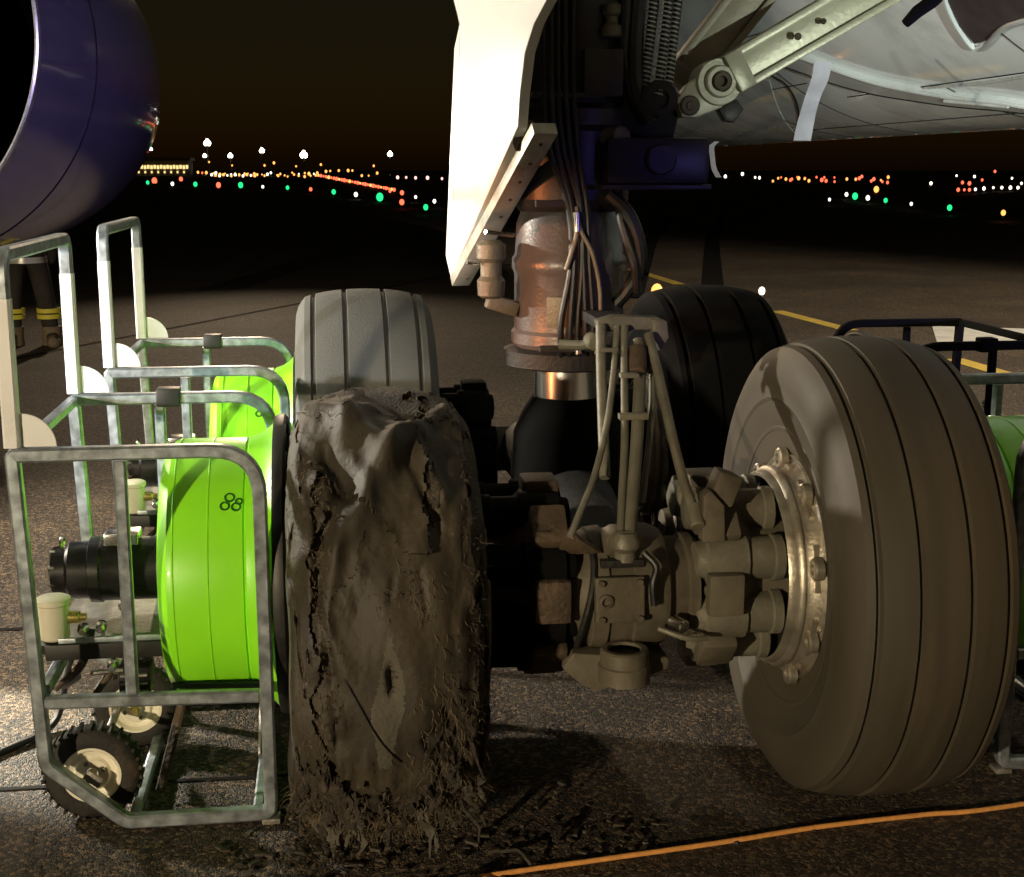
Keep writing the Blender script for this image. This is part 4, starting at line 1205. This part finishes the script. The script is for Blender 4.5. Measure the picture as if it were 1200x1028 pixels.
    build('filter_spout', lathe((-0.765, 3.84, 0.55), (1, 0, 0), [(0, 0.018), (0.03, 0.018), (0.034, 0.012), (0.05, 0.012)], 12), 'brass', fl)
    for x, z in ((-0.715, 0.535), (-0.665, 0.54), (-0.64, 0.425), (-0.60, 0.60)):
        v_ = build('valve', lathe((x, 3.80, z), (0, -1, 0), [(0, 0.010), (0.01, 0.016), (0.022, 0.016), (0.026, 0.009), (0.04, 0.009), (0.044, 0.013), (0.05, 0.008)], 12), 'steel_bright', t)
        build('valve_stem', cyl((x, 3.80, z - 0.02), (x, 3.80, z - 0.05), 0.006, 8), 'steel_bright', v_)
    build('supply_hose', tube(smooth_path([(-0.70, 3.82, 0.52), (-0.72, 3.80, 0.44), (-0.76, 3.82, 0.38), (-0.81, 3.9, 0.33), (-0.84, 4.1, 0.25), (-0.84, 4.3, 0.2)], 6), 0.012, 10), 'hose_black', t)
    #build('supply_hose', tube(smooth_path([(-0.62, 3.80, 0.46), (-0.66, 3.76, 0.40), (-0.72, 3.76, 0.36), (-0.74, 3.80, 0.28)], 6), 0.010, 8), 'hose_black', t)
    build('control_lever', tube([(-0.80, 3.78, 0.36), (-0.72, 3.77, 0.44)], 0.008, 8), 'brake_brown', t)
    build('control_lever', tube([(-0.70, 3.78, 0.33), (-0.64, 3.77, 0.41)], 0.009, 8), 'brake_brown', t)
    build('push_rod', cyl((-0.70, 3.77, 0.405), (-0.61, 3.77, 0.41), 0.008, 10), 'steel_bright', t)
    bl = build('pump_block', box((-0.585, 3.84, 0.365), (0.09, 0.10, 0.085)), 'motor_black', t, bevel=0.008)
    for k in range(3):
        build('cooling_fin', box((-0.585, 3.785, 0.34 + k * 0.024), (0.075, 0.012, 0.006)), 'frame_low', bl)
    # wheels at the handle end
    build('axle', cyl((-0.70, 3.66, 0.135), (-0.70, 4.30, 0.135), 0.012, 12), 'frame_low', t)
    for yy in (3.72, 4.20):
        w = empty('wheel', (-0.70, yy, 0.135), None, None, parent=t)
        WX = -0.70 if yy < 4 else -0.645
        cc = (WX, yy - 0.035, 0.135)
        g = lathe(cc, (0, 1, 0), [(0.004, 0.078), (0.0, 0.09), (0.002, 0.112), (0.010, 0.126), (0.018, 0.1335), (0.052, 0.1335), (0.060, 0.126), (0.068, 0.112), (0.070, 0.09), (0.066, 0.078)], 48, caps=False)
        build('tyre', g, 'small_tyre', w, angle=50)
        g2 = G()
        for k in range(30):
            A = 2 * PI * k / 30
            b_ = box((0, 0, 0), (0.010, 0.062, 0.008), Matrix.Rotation(-A, 3, 'Y'))
            g2.add([(p[0] + WX + 0.1335 * math.sin(A), p[1] + yy, p[2] + 0.135 + 0.1335 * math.cos(A)) for p in b_.v], b_.f)
        tag(build('tread_block', g2, 'small_tyre', w), kind='stuff')
        build('rim', lathe(cc, (0, 1, 0), [(0.012, 0.018), (0.010, 0.045), (0.018, 0.052), (0.014, 0.066), (0.002, 0.074), (0.002, 0.081), (0.010, 0.083), (0.060, 0.083)], 36, caps=False), 'wheel_cream', w)
        build('hub_cap', lathe((WX, yy - 0.030, 0.135), (0, -1, 0), [(0, 0.016), (0.016, 0.015), (0.022, 0.010), (0.022, 0)], 16), 'brass', w)
        for k in range(4):
            A = 2 * PI * k / 4 + .4
            build('hub_bolt', cyl((WX + 0.036 * math.cos(A), yy - 0.024, 0.135 + 0.036 * math.sin(A)), (WX + 0.036 * math.cos(A), yy - 0.034, 0.135 + 0.036 * math.sin(A)), 0.006, 6), 'frame_low', w)
    build('axle_plate', box((-0.69, 3.655, 0.14), (0.05, 0.012, 0.03), Matrix.Rotation(R(40), 3, 'Y')), 'frame_low', t, bevel=0.004)
    build('stay', sqtube([(-0.44, 3.95, 0.36), (-0.53, 3.80, 0.03)], 0.030, (0.5, 1, 0), s2=0.016), 'brake_brown', t)
    build('stay', sqtube([(-0.25, 4.40, 0.36), (-0.25, 3.95, 0.05)], 0.026, (1, 0, 0), s2=0.014), 'frame_low', t)
    return t, O

cartA, CO = make_cart()
cartA['label'] = 'green drum fan in a galvanised wheeled frame, nearest the camera beside the burst tyre'
cartB = copy_tree(cartA)
cartB.location = CO + Vector((0.022, 1.47, 0))
cartB['label'] = 'green drum fan on a wheeled frame behind the nearest one, beside the dusty grey tyre'
cartC = copy_tree(cartA)
cartC.location = (2.30, 4.10, 0)
cartC.rotation_euler = (0, 0, PI)
cartC['label'] = 'green drum fan cart half cut off by the photo edge, beside the upright worn tyre'
cartD = copy_tree(cartA)
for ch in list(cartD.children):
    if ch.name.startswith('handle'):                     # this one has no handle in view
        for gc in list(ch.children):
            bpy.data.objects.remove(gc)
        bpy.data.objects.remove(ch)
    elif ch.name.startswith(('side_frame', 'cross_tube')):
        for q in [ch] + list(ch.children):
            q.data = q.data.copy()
            q.data.materials[0] = MATS['shade_black']  # shade put into the frame colour of this cart
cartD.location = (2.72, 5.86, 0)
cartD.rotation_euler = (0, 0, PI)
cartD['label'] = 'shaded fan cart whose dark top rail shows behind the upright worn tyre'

# ------------------------------------------------------------------ cords on the ground
o = build('orange_cord', tube(smooth_path([(-1.2, 2.98, 0.008), (0.028, 3.158, 0.008), (0.336, 3.219, 0.008), (0.658, 3.266, 0.008), (0.997, 3.315, 0.008), (1.304, 3.368, 0.008), (1.616, 3.399, 0.008), (1.938, 3.426, 0.008), (3.2, 3.66, 0.008)], 14), 0.0070, 10), 'orange_cord', origin=(0.9, 3.3, 0))
tag(o, 'thin orange cord stretched across the asphalt in front of the wheels', 'cord')
o = build('power_cable', tube(smooth_path([(-3.2, 4.5, 0.012), (-1.8, 4.15, 0.012), (-1.25, 4.05, 0.012), (-1.02, 4.22, 0.012), (-0.93, 4.36, 0.03), (-0.90, 4.42, 0.16), (-0.86, 4.45, 0.3)], 10), 0.011, 10), 'cable_black', origin=(-1.2, 4.1, 0))
tag(o, 'black cable curving over the asphalt to the nearest fan cart', 'cable')

# ------------------------------------------------------------------ rubber crumbs round the burst tyre
rnd = random.Random(11)
g = G()
for _ in range(260):
    a, d_ = rnd.uniform(0, 2 * PI), abs(rnd.gauss(0, 0.22))
    x, y = 0.14 + 0.28 * math.cos(a) + d_ * math.cos(a) + rnd.uniform(-.1, .3), 3.42 + d_ * math.sin(a) * 0.8
    s = rnd.uniform(0.004, 0.014)
    b_ = box((x, y, s * 0.4), (s * rnd.uniform(1, 3.0), s, s * 0.7), Matrix.Rotation(rnd.uniform(0, PI), 3, 'Z'))
    g.add([(p[0] + rnd.uniform(-.2, .2) * s, p[1] + rnd.uniform(-.2, .2) * s, max(0.0015, p[2])) for p in b_.v], b_.f)
tag(build('rubber_debris', g, 'rubber_burst', origin=(0.14, 3.4, 0)), 'shredded rubber crumbs scattered on the asphalt round the burst tyre', 'debris', kind='stuff')
shapes = [(-0.10, 3.22, 0.9), (0.30, 3.18, 0.2), (0.46, 3.30, 2.1), (0.58, 3.42, 1.2), (0.12, 3.12, 2.7)]
places = ['at the foot of the burst tyre, under its pale curl', 'in front of the burst tyre, towards the orange cord', 'on the asphalt just right of the burst tyre', 'lying farthest right of the burst tyre', 'nearest the camera in front of the burst tyre']
for (x, y, an), pl in zip(shapes, places):
    c_, s_ = math.cos(an), math.sin(an)
    pts = [(x - .05 * c_, y - .05 * s_, 0.012), (x, y, 0.03), (x + .045 * c_, y + .03 * s_, 0.018), (x + .07 * c_ - .01, y + .05 * s_, 0.008)]
    o = build('rubber_strip', ribbon(pts, 0.018, (-s_, c_, 0.3), 0.008), 'rubber_torn', origin=(x, y, 0))
    tag(o, 'torn strip of black rubber ' + pl, 'rubber strip', 'torn rubber strips')

# ------------------------------------------------------------------ firefighter standing beyond the engine
PX, PY = -3.10, 14.6
per = bpy.data.objects.new('person', bpy.data.meshes.new('person'))
bm = bmesh.new()
J = {'pel': (0, 0, 0.98, .16, .13), 'waist': (0, 0, 1.12, .165, .13), 'chest': (0, .0, 1.34, .20, .14), 'neck': (0, 0, 1.53, .065, .065), 'head': (0, -.02, 1.66, .085, .10), 'crown': (0, -.01, 1.78, .07, .08),
     'hl': (-.10, 0, .93, .115, .12), 'kl': (-.15, -.03, .50, .10, .10), 'al': (-.17, .02, .12, .085, .085), 'tl': (-.19, -.14, .05, .05, .045),
     'hr': (.10, 0, .93, .115, .12), 'kr': (.17, -.02, .50, .10, .10), 'ar': (.21, .02, .12, .085, .085), 'tr': (.25, -.13, .05, .05, .045),
     'sl': (-.20, 0, 1.44, .085, .085), 'el': (-.27, .02, 1.17, .065, .065), 'wl': (-.28, -.08, .94, .05, .05), 'pl': (-.28, -.11, .85, .045, .03),
     'sr': (.20, 0, 1.44, .085, .085), 'er': (.27, .02, 1.17, .065, .065), 'wr': (.28, -.08, .94, .05, .05), 'pr': (.28, -.11, .85, .045, .03)}
E_ = [('pel', 'waist'), ('waist', 'chest'), ('chest', 'neck'), ('neck', 'head'), ('head', 'crown'), ('pel', 'hl'), ('hl', 'kl'), ('kl', 'al'), ('al', 'tl'), ('pel', 'hr'), ('hr', 'kr'), ('kr', 'ar'), ('ar', 'tr'),
      ('chest', 'sl'), ('sl', 'el'), ('el', 'wl'), ('wl', 'pl'), ('chest', 'sr'), ('sr', 'er'), ('er', 'wr'), ('wr', 'pr')]
ids = {}
lay = bm.verts.layers.skin.verify()
for k, q in J.items():
    ids[k] = bm.verts.new(q[:3])
for a, b in E_:
    bm.edges.new((ids[a], ids[b]))
for k, q in J.items():
    ids[k][lay].radius = (q[3], q[4])
ids['pel'][lay].use_root = True
bm.to_mesh(per.data)
bm.free()
COL.objects.link(per)
md = per.modifiers.new('skin', 'SKIN')
md.use_smooth_shade = True
sb = per.modifiers.new('sub', 'SUBSURF')
sb.levels = sb.render_levels = 2
per.data.materials.append(MATS['turnout_cloth'])
per.location = (PX, PY, 0.0)
tag(per, 'person in dark fire kit with yellow leg bands, standing beyond the engine', 'person')
for sx, kx in ((-1, -.165), (1, .20)):
    for z in (0.285, 0.345):
        build('reflective_band', lathe((PX + kx, PY + 0.005, z), (0, 0, 1), [(0, 0.10), (0.0, 0.122), (0.045, 0.124), (0.045, 0.10)], 24, caps=False), 'hi_vis', per)
    build('boot', lathe((PX + (-.17 if sx < 0 else .21), PY + 0.02, 0.0), (0, 0, 1), [(0, 0.09), (0.01, 0.105), (0.05, 0.10), (0.12, 0.098), (0.20, 0.105), (0.20, 0.09)], 20), 'boot', per)
    build('boot_toe', lathe((PX + (-.18 if sx < 0 else .23), PY - 0.02, 0.055), (0.2 * sx, -1, -0.05), [(0, 0.075), (0.10, 0.07), (0.16, 0.055), (0.185, 0.02)], 18), 'boot', per)
build('helmet', lathe((PX, PY - 0.01, 1.68), (0, 0, 1), [(0, 0.17), (0.01, 0.135), (0.06, 0.125), (0.12, 0.095), (0.15, 0.05), (0.16, 0.005)], 28), 'helmet_paint', per)
build('jacket_hem', lathe((PX, PY, 0.86), (0, 0, 1), [(0, 0.20), (0.0, 0.215), (0.06, 0.21), (0.06, 0.19)], 28, caps=False), 'silver_tape', per)

# ------------------------------------------------------------------ airfield at night
FIELD=[(-20.12,159.55,0.3,"green",0.237),
         (-13.18,141.17,0.3,"green",0.211),
         (-8.26,133.17,0.3,"green",0.2),
         (-3.35,114.47,0.3,"green",0.172),
         (0.3,92.82,0.3,"green",0.14),
         (2.72,75.56,0.3,"green",0.158),
         (3.8,55.09,0.3,"green",0.116),
         (-22.46,150.62,0.3,"red",0.223),
         (-22.13,182.28,0.3,"red",0.271),
         (-21.89,212.19,0.3,"red",0.316),
         (-10.33,133.44,0.3,"red",0.2),
         (-1.36,104.68,0.3,"red",0.158),
         (4.62,88.92,0.3,"red",0.135),
         (3.3,63.76,0.3,"red",0.097),
         (-5.6,120.21,0.3,"white",0.135),
         (-15.89,145.52,0.3,"white",0.163),
         (1.58,83.33,0.3,"white",0.095),
         (4.65,75.31,0.3,"white",0.086),
         (4.91,65.24,0.3,"white",0.075),
         (-22.59,159.88,0.3,"white",0.178),
         (-2.46,335.38,0.3,"amber",0.303),
         (-1.71,310.97,0.3,"red",0.281),
         (-1.06,289.86,0.3,"red",0.262),
         (-0.5,271.43,0.3,"red",0.246),
         (0,255.18,0.3,"amber",0.231),
         (0.45,240.77,0.3,"red",0.218),
         (0.84,227.89,0.3,"red",0.207),
         (1.2,216.31,0.3,"red",0.196),
         (1.52,205.84,0.3,"amber",0.187),
         (1.81,196.33,0.3,"red",0.178),
         (2.08,187.66,0.3,"red",0.17),
         (2.33,179.72,0.3,"red",0.163),
         (2.55,172.41,0.3,"amber",0.157),
         (2.76,165.68,0.3,"red",0.15),
         (2.95,159.44,0.3,"red",0.145),
         (3.13,153.66,0.3,"red",0.14),
         (3.29,148.28,0.3,"amber",0.135),
         (3.45,143.26,0.3,"red",0.13),
         (3.59,138.56,0.3,"red",0.126),
         (3.73,134.16,0.3,"red",0.122),
         (3.85,130.03,0.3,"amber",0.118),
         (3.98,126.14,0.3,"red",0.115),
         (4.09,122.48,0.3,"red",0.112),
         (4.19,119.02,0.3,"red",0.108),
         (4.29,115.75,0.3,"amber",0.105),
         (4.39,112.65,0.3,"red",0.103),
         (4.48,109.71,0.3,"red",0.1),
         (4.57,106.92,0.3,"red",0.098),
         (4.65,104.27,0.3,"amber",0.095),
         (4.72,101.74,0.3,"red",0.093),
         (4.16,95.89,0.3,"red",0.109),
         (-29.71,362.93,0.3,"white",0.298),
         (-26.45,334.13,0.3,"amber",0.274),
         (-23.66,309.55,0.3,"white",0.254),
         (-26.72,362.54,0.3,"amber",0.298),
         (-23.69,333.77,0.3,"white",0.274),
         (-21.11,309.21,0.3,"amber",0.254),
         (-23.73,362.14,0.3,"white",0.298),
         (-20.94,333.41,0.3,"amber",0.274),
         (-18.56,308.88,0.3,"white",0.254),
         (-20.74,361.75,0.3,"amber",0.298),
         (-18.19,333.05,0.3,"white",0.274),
         (-16.01,308.54,0.3,"amber",0.254),
         (-17.23,330,0.63,"amber",0.247),
         (-14.25,315.98,0.3,"amber",0.237),
         (-11.22,315.58,0.3,"amber",0.237),
         (-8.12,280.24,0.3,"amber",0.211),
         (-6.67,314.98,0.3,"amber",0.237),
         (-4.75,279.79,0.3,"amber",0.211),
         (-4.02,314.63,0.3,"amber",0.237),
         (-3.07,335.46,0.3,"amber",0.253),
         (12.24,249.61,0.3,"pink",0.228),
         (13.76,249.41,0.3,"pink",0.228),
         (14.69,237.31,0.3,"pink",0.217),
         (16.71,237.04,0.3,"pink",0.217),
         (17.49,216.11,0.3,"pink",0.198),
         (-30.1,330,1.02,"amber",0.246),
         (-22.24,330,2.58,"amber",0.246),
         (-14.8,330,2.58,"amber",0.247),
         (-12.62,330,3.17,"amber",0.247),
         (-7.52,330,2.39,"amber",0.248),
         (-1.76,330,2.78,"amber",0.248),
         (-0.61,330,1.21,"amber",0.249),
         (0.39,330,1.31,"amber",0.249),
         (2.38,330,1.41,"amber",0.249),
         (4.57,330,1.41,"amber",0.249),
         (5.57,330,1.41,"amber",0.249),
         (7.35,313.13,0.3,"amber",0.237),
         (8.87,312.93,0.3,"amber",0.237),
         (10.6,330,2.49,"amber",0.25),
         (11.37,330,0.81,"amber",0.25),
         (-27.47,330,3.36,"amber",0.246),
         (-29.14,330,0.88,"red",0.219),
         (-28.2,330,0.93,"amber",0.258),
         (-26.63,330,0.8,"amber",0.194),
         (-26.04,330,0.87,"white",0.276),
         (-25.12,330,0.52,"amber",0.259),
         (-23.92,330,0.74,"amber",0.171),
         (-22.55,330,0.5,"white",0.182),
         (-21.59,330,0.88,"amber",0.161),
         (-20.69,330,0.47,"amber",0.265),
         (-19.45,330,0.67,"amber",0.214),
         (-18.67,330,0.74,"amber",0.171),
         (-17.11,324.77,0.3,"red",0.243),
         (-16.57,330,0.49,"amber",0.212),
         (-15.46,330,0.52,"amber",0.184),
         (-14.21,330,0.55,"white",0.273),
         (-13.4,330,0.9,"white",0.195),
         (-12.5,344.43,0.3,"amber",0.211),
         (-11.22,330,0.63,"amber",0.205),
         (-10.2,328.58,0.3,"amber",0.251),
         (-8.46,330,0.92,"amber",0.201),
         (-8.05,330,0.5,"amber",0.198),
         (-6.94,330,0.64,"white",0.192),
         (-5.55,330,0.83,"amber",0.207),
         (-4.59,330,0.69,"amber",0.285),
         (-3.43,330,0.64,"white",0.214),
         (-2.64,330,0.89,"amber",0.253),
         (55.07,168.04,0.3,"amber",0.109),
         (80.41,240.76,0.3,"red",0.163),
         (62.39,182.85,0.3,"red",0.162),
         (85.68,247.42,0.3,"red",0.196),
         (76.71,217.68,0.3,"red",0.193),
         (88.48,244.84,0.3,"red",0.158),
         (88.44,240.72,0.3,"red",0.226),
         (89.2,237.71,0.3,"red",0.155),
         (77.39,201,0.3,"amber",0.16),
         (75.33,192.22,0.3,"amber",0.179),
         (104.55,263.61,0.3,"red",0.265),
         (68.03,168.3,0.3,"red",0.13),
         (73.75,179.13,0.3,"amber",0.137),
         (101.5,243.2,0.3,"amber",0.232),
         (24.68,66.31,0.3,"white",0.09),
         (30.63,79.5,0.3,"white",0.107),
         (28.14,69.97,0.3,"white",0.095),
         (25.21,57.72,0.3,"white",0.079),
         (5.98,18.56,0.3,"white",0.025),
         (29.19,74.45,0.3,"green",0.133),
         (26.71,64.16,0.3,"green",0.115),
         (24.21,51.79,0.3,"green",0.094),
         (40.51,99.16,0.3,"amber",0.158),
         (23.24,45.48,0.3,"amber",0.092),
         (4.52,18.75,0.3,"amber",0.044),
         (139.42,295.72,0.3,"white",0.284),
         (127.46,262.36,0.3,"white",0.253),
         (62.91,139.36,0.3,"white",0.134),
         (110.34,213.81,0.3,"white",0.207),
         (47.84,98.19,0.3,"white",0.095),
         (50.58,102.39,0.3,"white",0.099),
         (53.64,106.96,0.3,"white",0.103),
         (54.33,106.87,0.3,"white",0.103),
         (55.02,106.78,0.3,"white",0.103),
         (72.37,138.11,0.3,"white",0.134),
         (55.63,106.69,0.3,"white",0.103),
         (88.78,330,0.98,"white",0.309),
         (44.22,161.55,0.3,"white",0.152),
         (100.37,330,0.57,"white",0.311),
         (75.75,241.23,0.3,"white",0.228),
         (72.87,229.64,0.3,"white",0.217),
         (78.28,268.85,0.3,"white",0.253),
         (89.28,181.41,0.3,"red",0.19),
         (70.35,147.63,0.3,"red",0.154),
         (66.93,138.83,0.3,"red",0.145),
         (165.65,330,1.17,"red",0.345),
         (63.09,171.04,0.3,"red",0.176),
         (59.89,159.49,0.3,"red",0.164),
         (78.03,199.01,0.3,"red",0.205),
         (80.68,198.66,0.3,"red",0.205),
         (65.55,158.74,0.3,"red",0.164),
         (62.02,148.72,0.3,"red",0.154),
         (45.62,96.35,0.3,"red",0.101),
         (46.06,96.29,0.3,"red",0.101),
         (46.43,96.24,0.3,"red",0.101),
         (67.36,184.3,0.3,"red",0.19),
         (68.55,200.26,0.3,"red",0.205),
         (85.68,217.06,0.3,"red",0.224),
         (72.58,218.79,0.3,"amber",0.224),
         (67.67,200.38,0.3,"amber",0.205),
         (75.89,218.35,0.3,"amber",0.224),
         (73.51,208.72,0.3,"amber",0.214),
         (60.92,171.33,0.3,"amber",0.176)]
def lens_mesh():
    g = G()
    n, m = 10, 6
    v, f = [], []
    for i in range(m + 1):
        a = -PI / 2 + PI * i / m
        for k in range(n):
            v.append((math.cos(a) * math.cos(2 * PI * k / n), math.cos(a) * math.sin(2 * PI * k / n), math.sin(a)))
    for i in range(m):
        for k in range(n):
            f.append((i * n + k, i * n + (k + 1) % n, (i + 1) * n + (k + 1) % n, (i + 1) * n + k))
    return g.add(v, f)
LENS = {}
for cname in ('green', 'red', 'white', 'amber', 'pink'):
    me = bpy.data.meshes.new('lens_' + cname)
    lm = lens_mesh()
    me.from_pydata(lm.v, [], lm.f)
    me.shade_smooth()
    me.materials.append(MATS['glow_' + cname])
    LENS[cname] = me
pm = bpy.data.meshes.new('lamp_post')
pg = cyl((0, 0, 0), (0, 0, 1), 1.0, 8)
pm.from_pydata(pg.v, [], pg.f)
pm.materials.append(MATS['pole_grey'])

def side_of(x, y):
    return 0 if x / y < 0.09 else 1
def ordinal(n):
    return str(n) + ('th' if 10 < n % 100 < 14 else {1: 'st', 2: 'nd', 3: 'rd'}.get(n % 10, 'th'))
RANK = {}
for k, q in enumerate(FIELD):
    same = sorted([(p[0] / p[1], i) for i, p in enumerate(FIELD) if p[3] == q[3] and side_of(*p[:2]) == side_of(*q[:2]) and p[1] > 30])
    RANK[k] = next((n + 1 for n, p in enumerate(same) if p[1] == k), 0)
KIND = {'green': 'green taxiway light', 'red': 'red airfield light', 'white': 'small white airfield light', 'amber': 'small amber airfield light', 'pink': 'pinkish airfield light'}
for k, (x, y, z, cname, r) in enumerate(FIELD):
    sd = side_of(x, y)
    lab = ordinal(RANK[k]) + ' ' + KIND[cname] + (' from the engine, in the distance before the gear door' if sd == 0 else ' from the strut, in the distance below the belly')
    grp = cname + (' airfield lights between engine and gear door' if sd == 0 else ' airfield lights below the belly')
    if y < 30:
        lab = 'amber inset light on the yellow line, glowing beside the strut' if cname == 'amber' else 'lone white light on the pavement above the black rear tyre'
        grp = None
        z = 0.12
    t = empty('airfield_light', (x, y, 0), lab, 'light', grp)
    le = bpy.data.objects.new('lens', LENS[cname])
    COL.objects.link(le)
    le.parent = t
    le.location = (0, 0, z)
    vr = 0.75 + 0.5 * ((k * 37) % 11) / 10
    if y < 30:
        vr = 1.9
    le.scale = (r * vr, r * vr, r * vr * 1.25)
    po = bpy.data.objects.new('post', pm)
    COL.objects.link(po)
    po.parent = t
    po.scale = (max(0.02, r * 0.18), max(0.02, r * 0.18), max(0.02, z))
MASTS = [(-35.23, 420.0, 9.2), (-36.13, 420.0, 5.51), (-28.7, 420.0, 5.52), (-19.44, 420.0, 7.01), (-7.21, 420.0, 5.79), (18.4, 420.0, 6.07), (-51.51, 420.0, 7.45)]
ML = ['tallest of the flood masts, beside the lit terminal', 'short flood mast right under the tallest one', 'small flood mast second beyond the terminal', 'mid-height flood mast between two others above the red lights',
      'brightest flood mast, standing at the start of the red light row', 'lone flood mast nearest the white gear door', 'dim flood mast above the terminal roof, beside the engine']
MS = [1.05, 0.6, 0.75, 0.8, 1.15, 0.8, 0.5]
for (x, y, z), lb, s in zip(MASTS, ML, MS):
    t = empty('flood_mast', (x, y, 0), lb, 'mast', 'apron flood masts')
    build('pole', cyl((x, y, 0), (x, y, z), 0.12, 8, r2=0.07), 'pole_grey', t)
    build('head_frame', box((x, y, z + 0.1), (2.2 * s, 0.3, 0.12)), 'pole_grey', t)
    me = bpy.data.meshes.get('lens_mast')
    if me is None:
        me = LENS['white'].copy()
        me.name = 'lens_mast'
        me.materials.clear()
        me.materials.append(MATS['glow_mast'])
    for dx, dz in ((-0.45, 0.0), (0.45, 0.0), (0.0, 0.55)):
        le = bpy.data.objects.new('lamp', me)
        COL.objects.link(le)
        le.parent = t
        le.location = (dx * s, -0.4, z + dz * s)
        le.scale = (0.55 * s, 0.3 * s, 0.75 * s)
# terminal
TX0, TX1, TY = -62.0, -39.0, 400.0
term = empty('terminal_building', ((TX0 + TX1) / 2, TY, 0), 'long low terminal with a glowing strip of windows, beside the engine', 'building')
build('wall', box(((TX0 + TX1) / 2, TY + 6, 2.0), (TX1 - TX0, 12, 4.0)), 'terminal_wall', term)
build('roof', box(((TX0 + TX1) / 2, TY + 5.5, 4.5), (TX1 - TX0 + 1.2, 14, 0.9)), 'terminal_roof', term)
nw = 26
for k in range(nw):
    xx = TX0 + (k + 0.5) * (TX1 - TX0) / nw
    build('window', box((xx, TY - 0.08, 2.25 + 0.1 * (k % 2)), ((TX1 - TX0) / nw * 0.72, 0.12, 1.0)), 'glow_window', term)
    if k % 2 == 0:
        build('window', box((xx, TY - 0.08, 0.9), ((TX1 - TX0) / nw * 0.5, 0.12, 0.6)), 'glow_window', term)
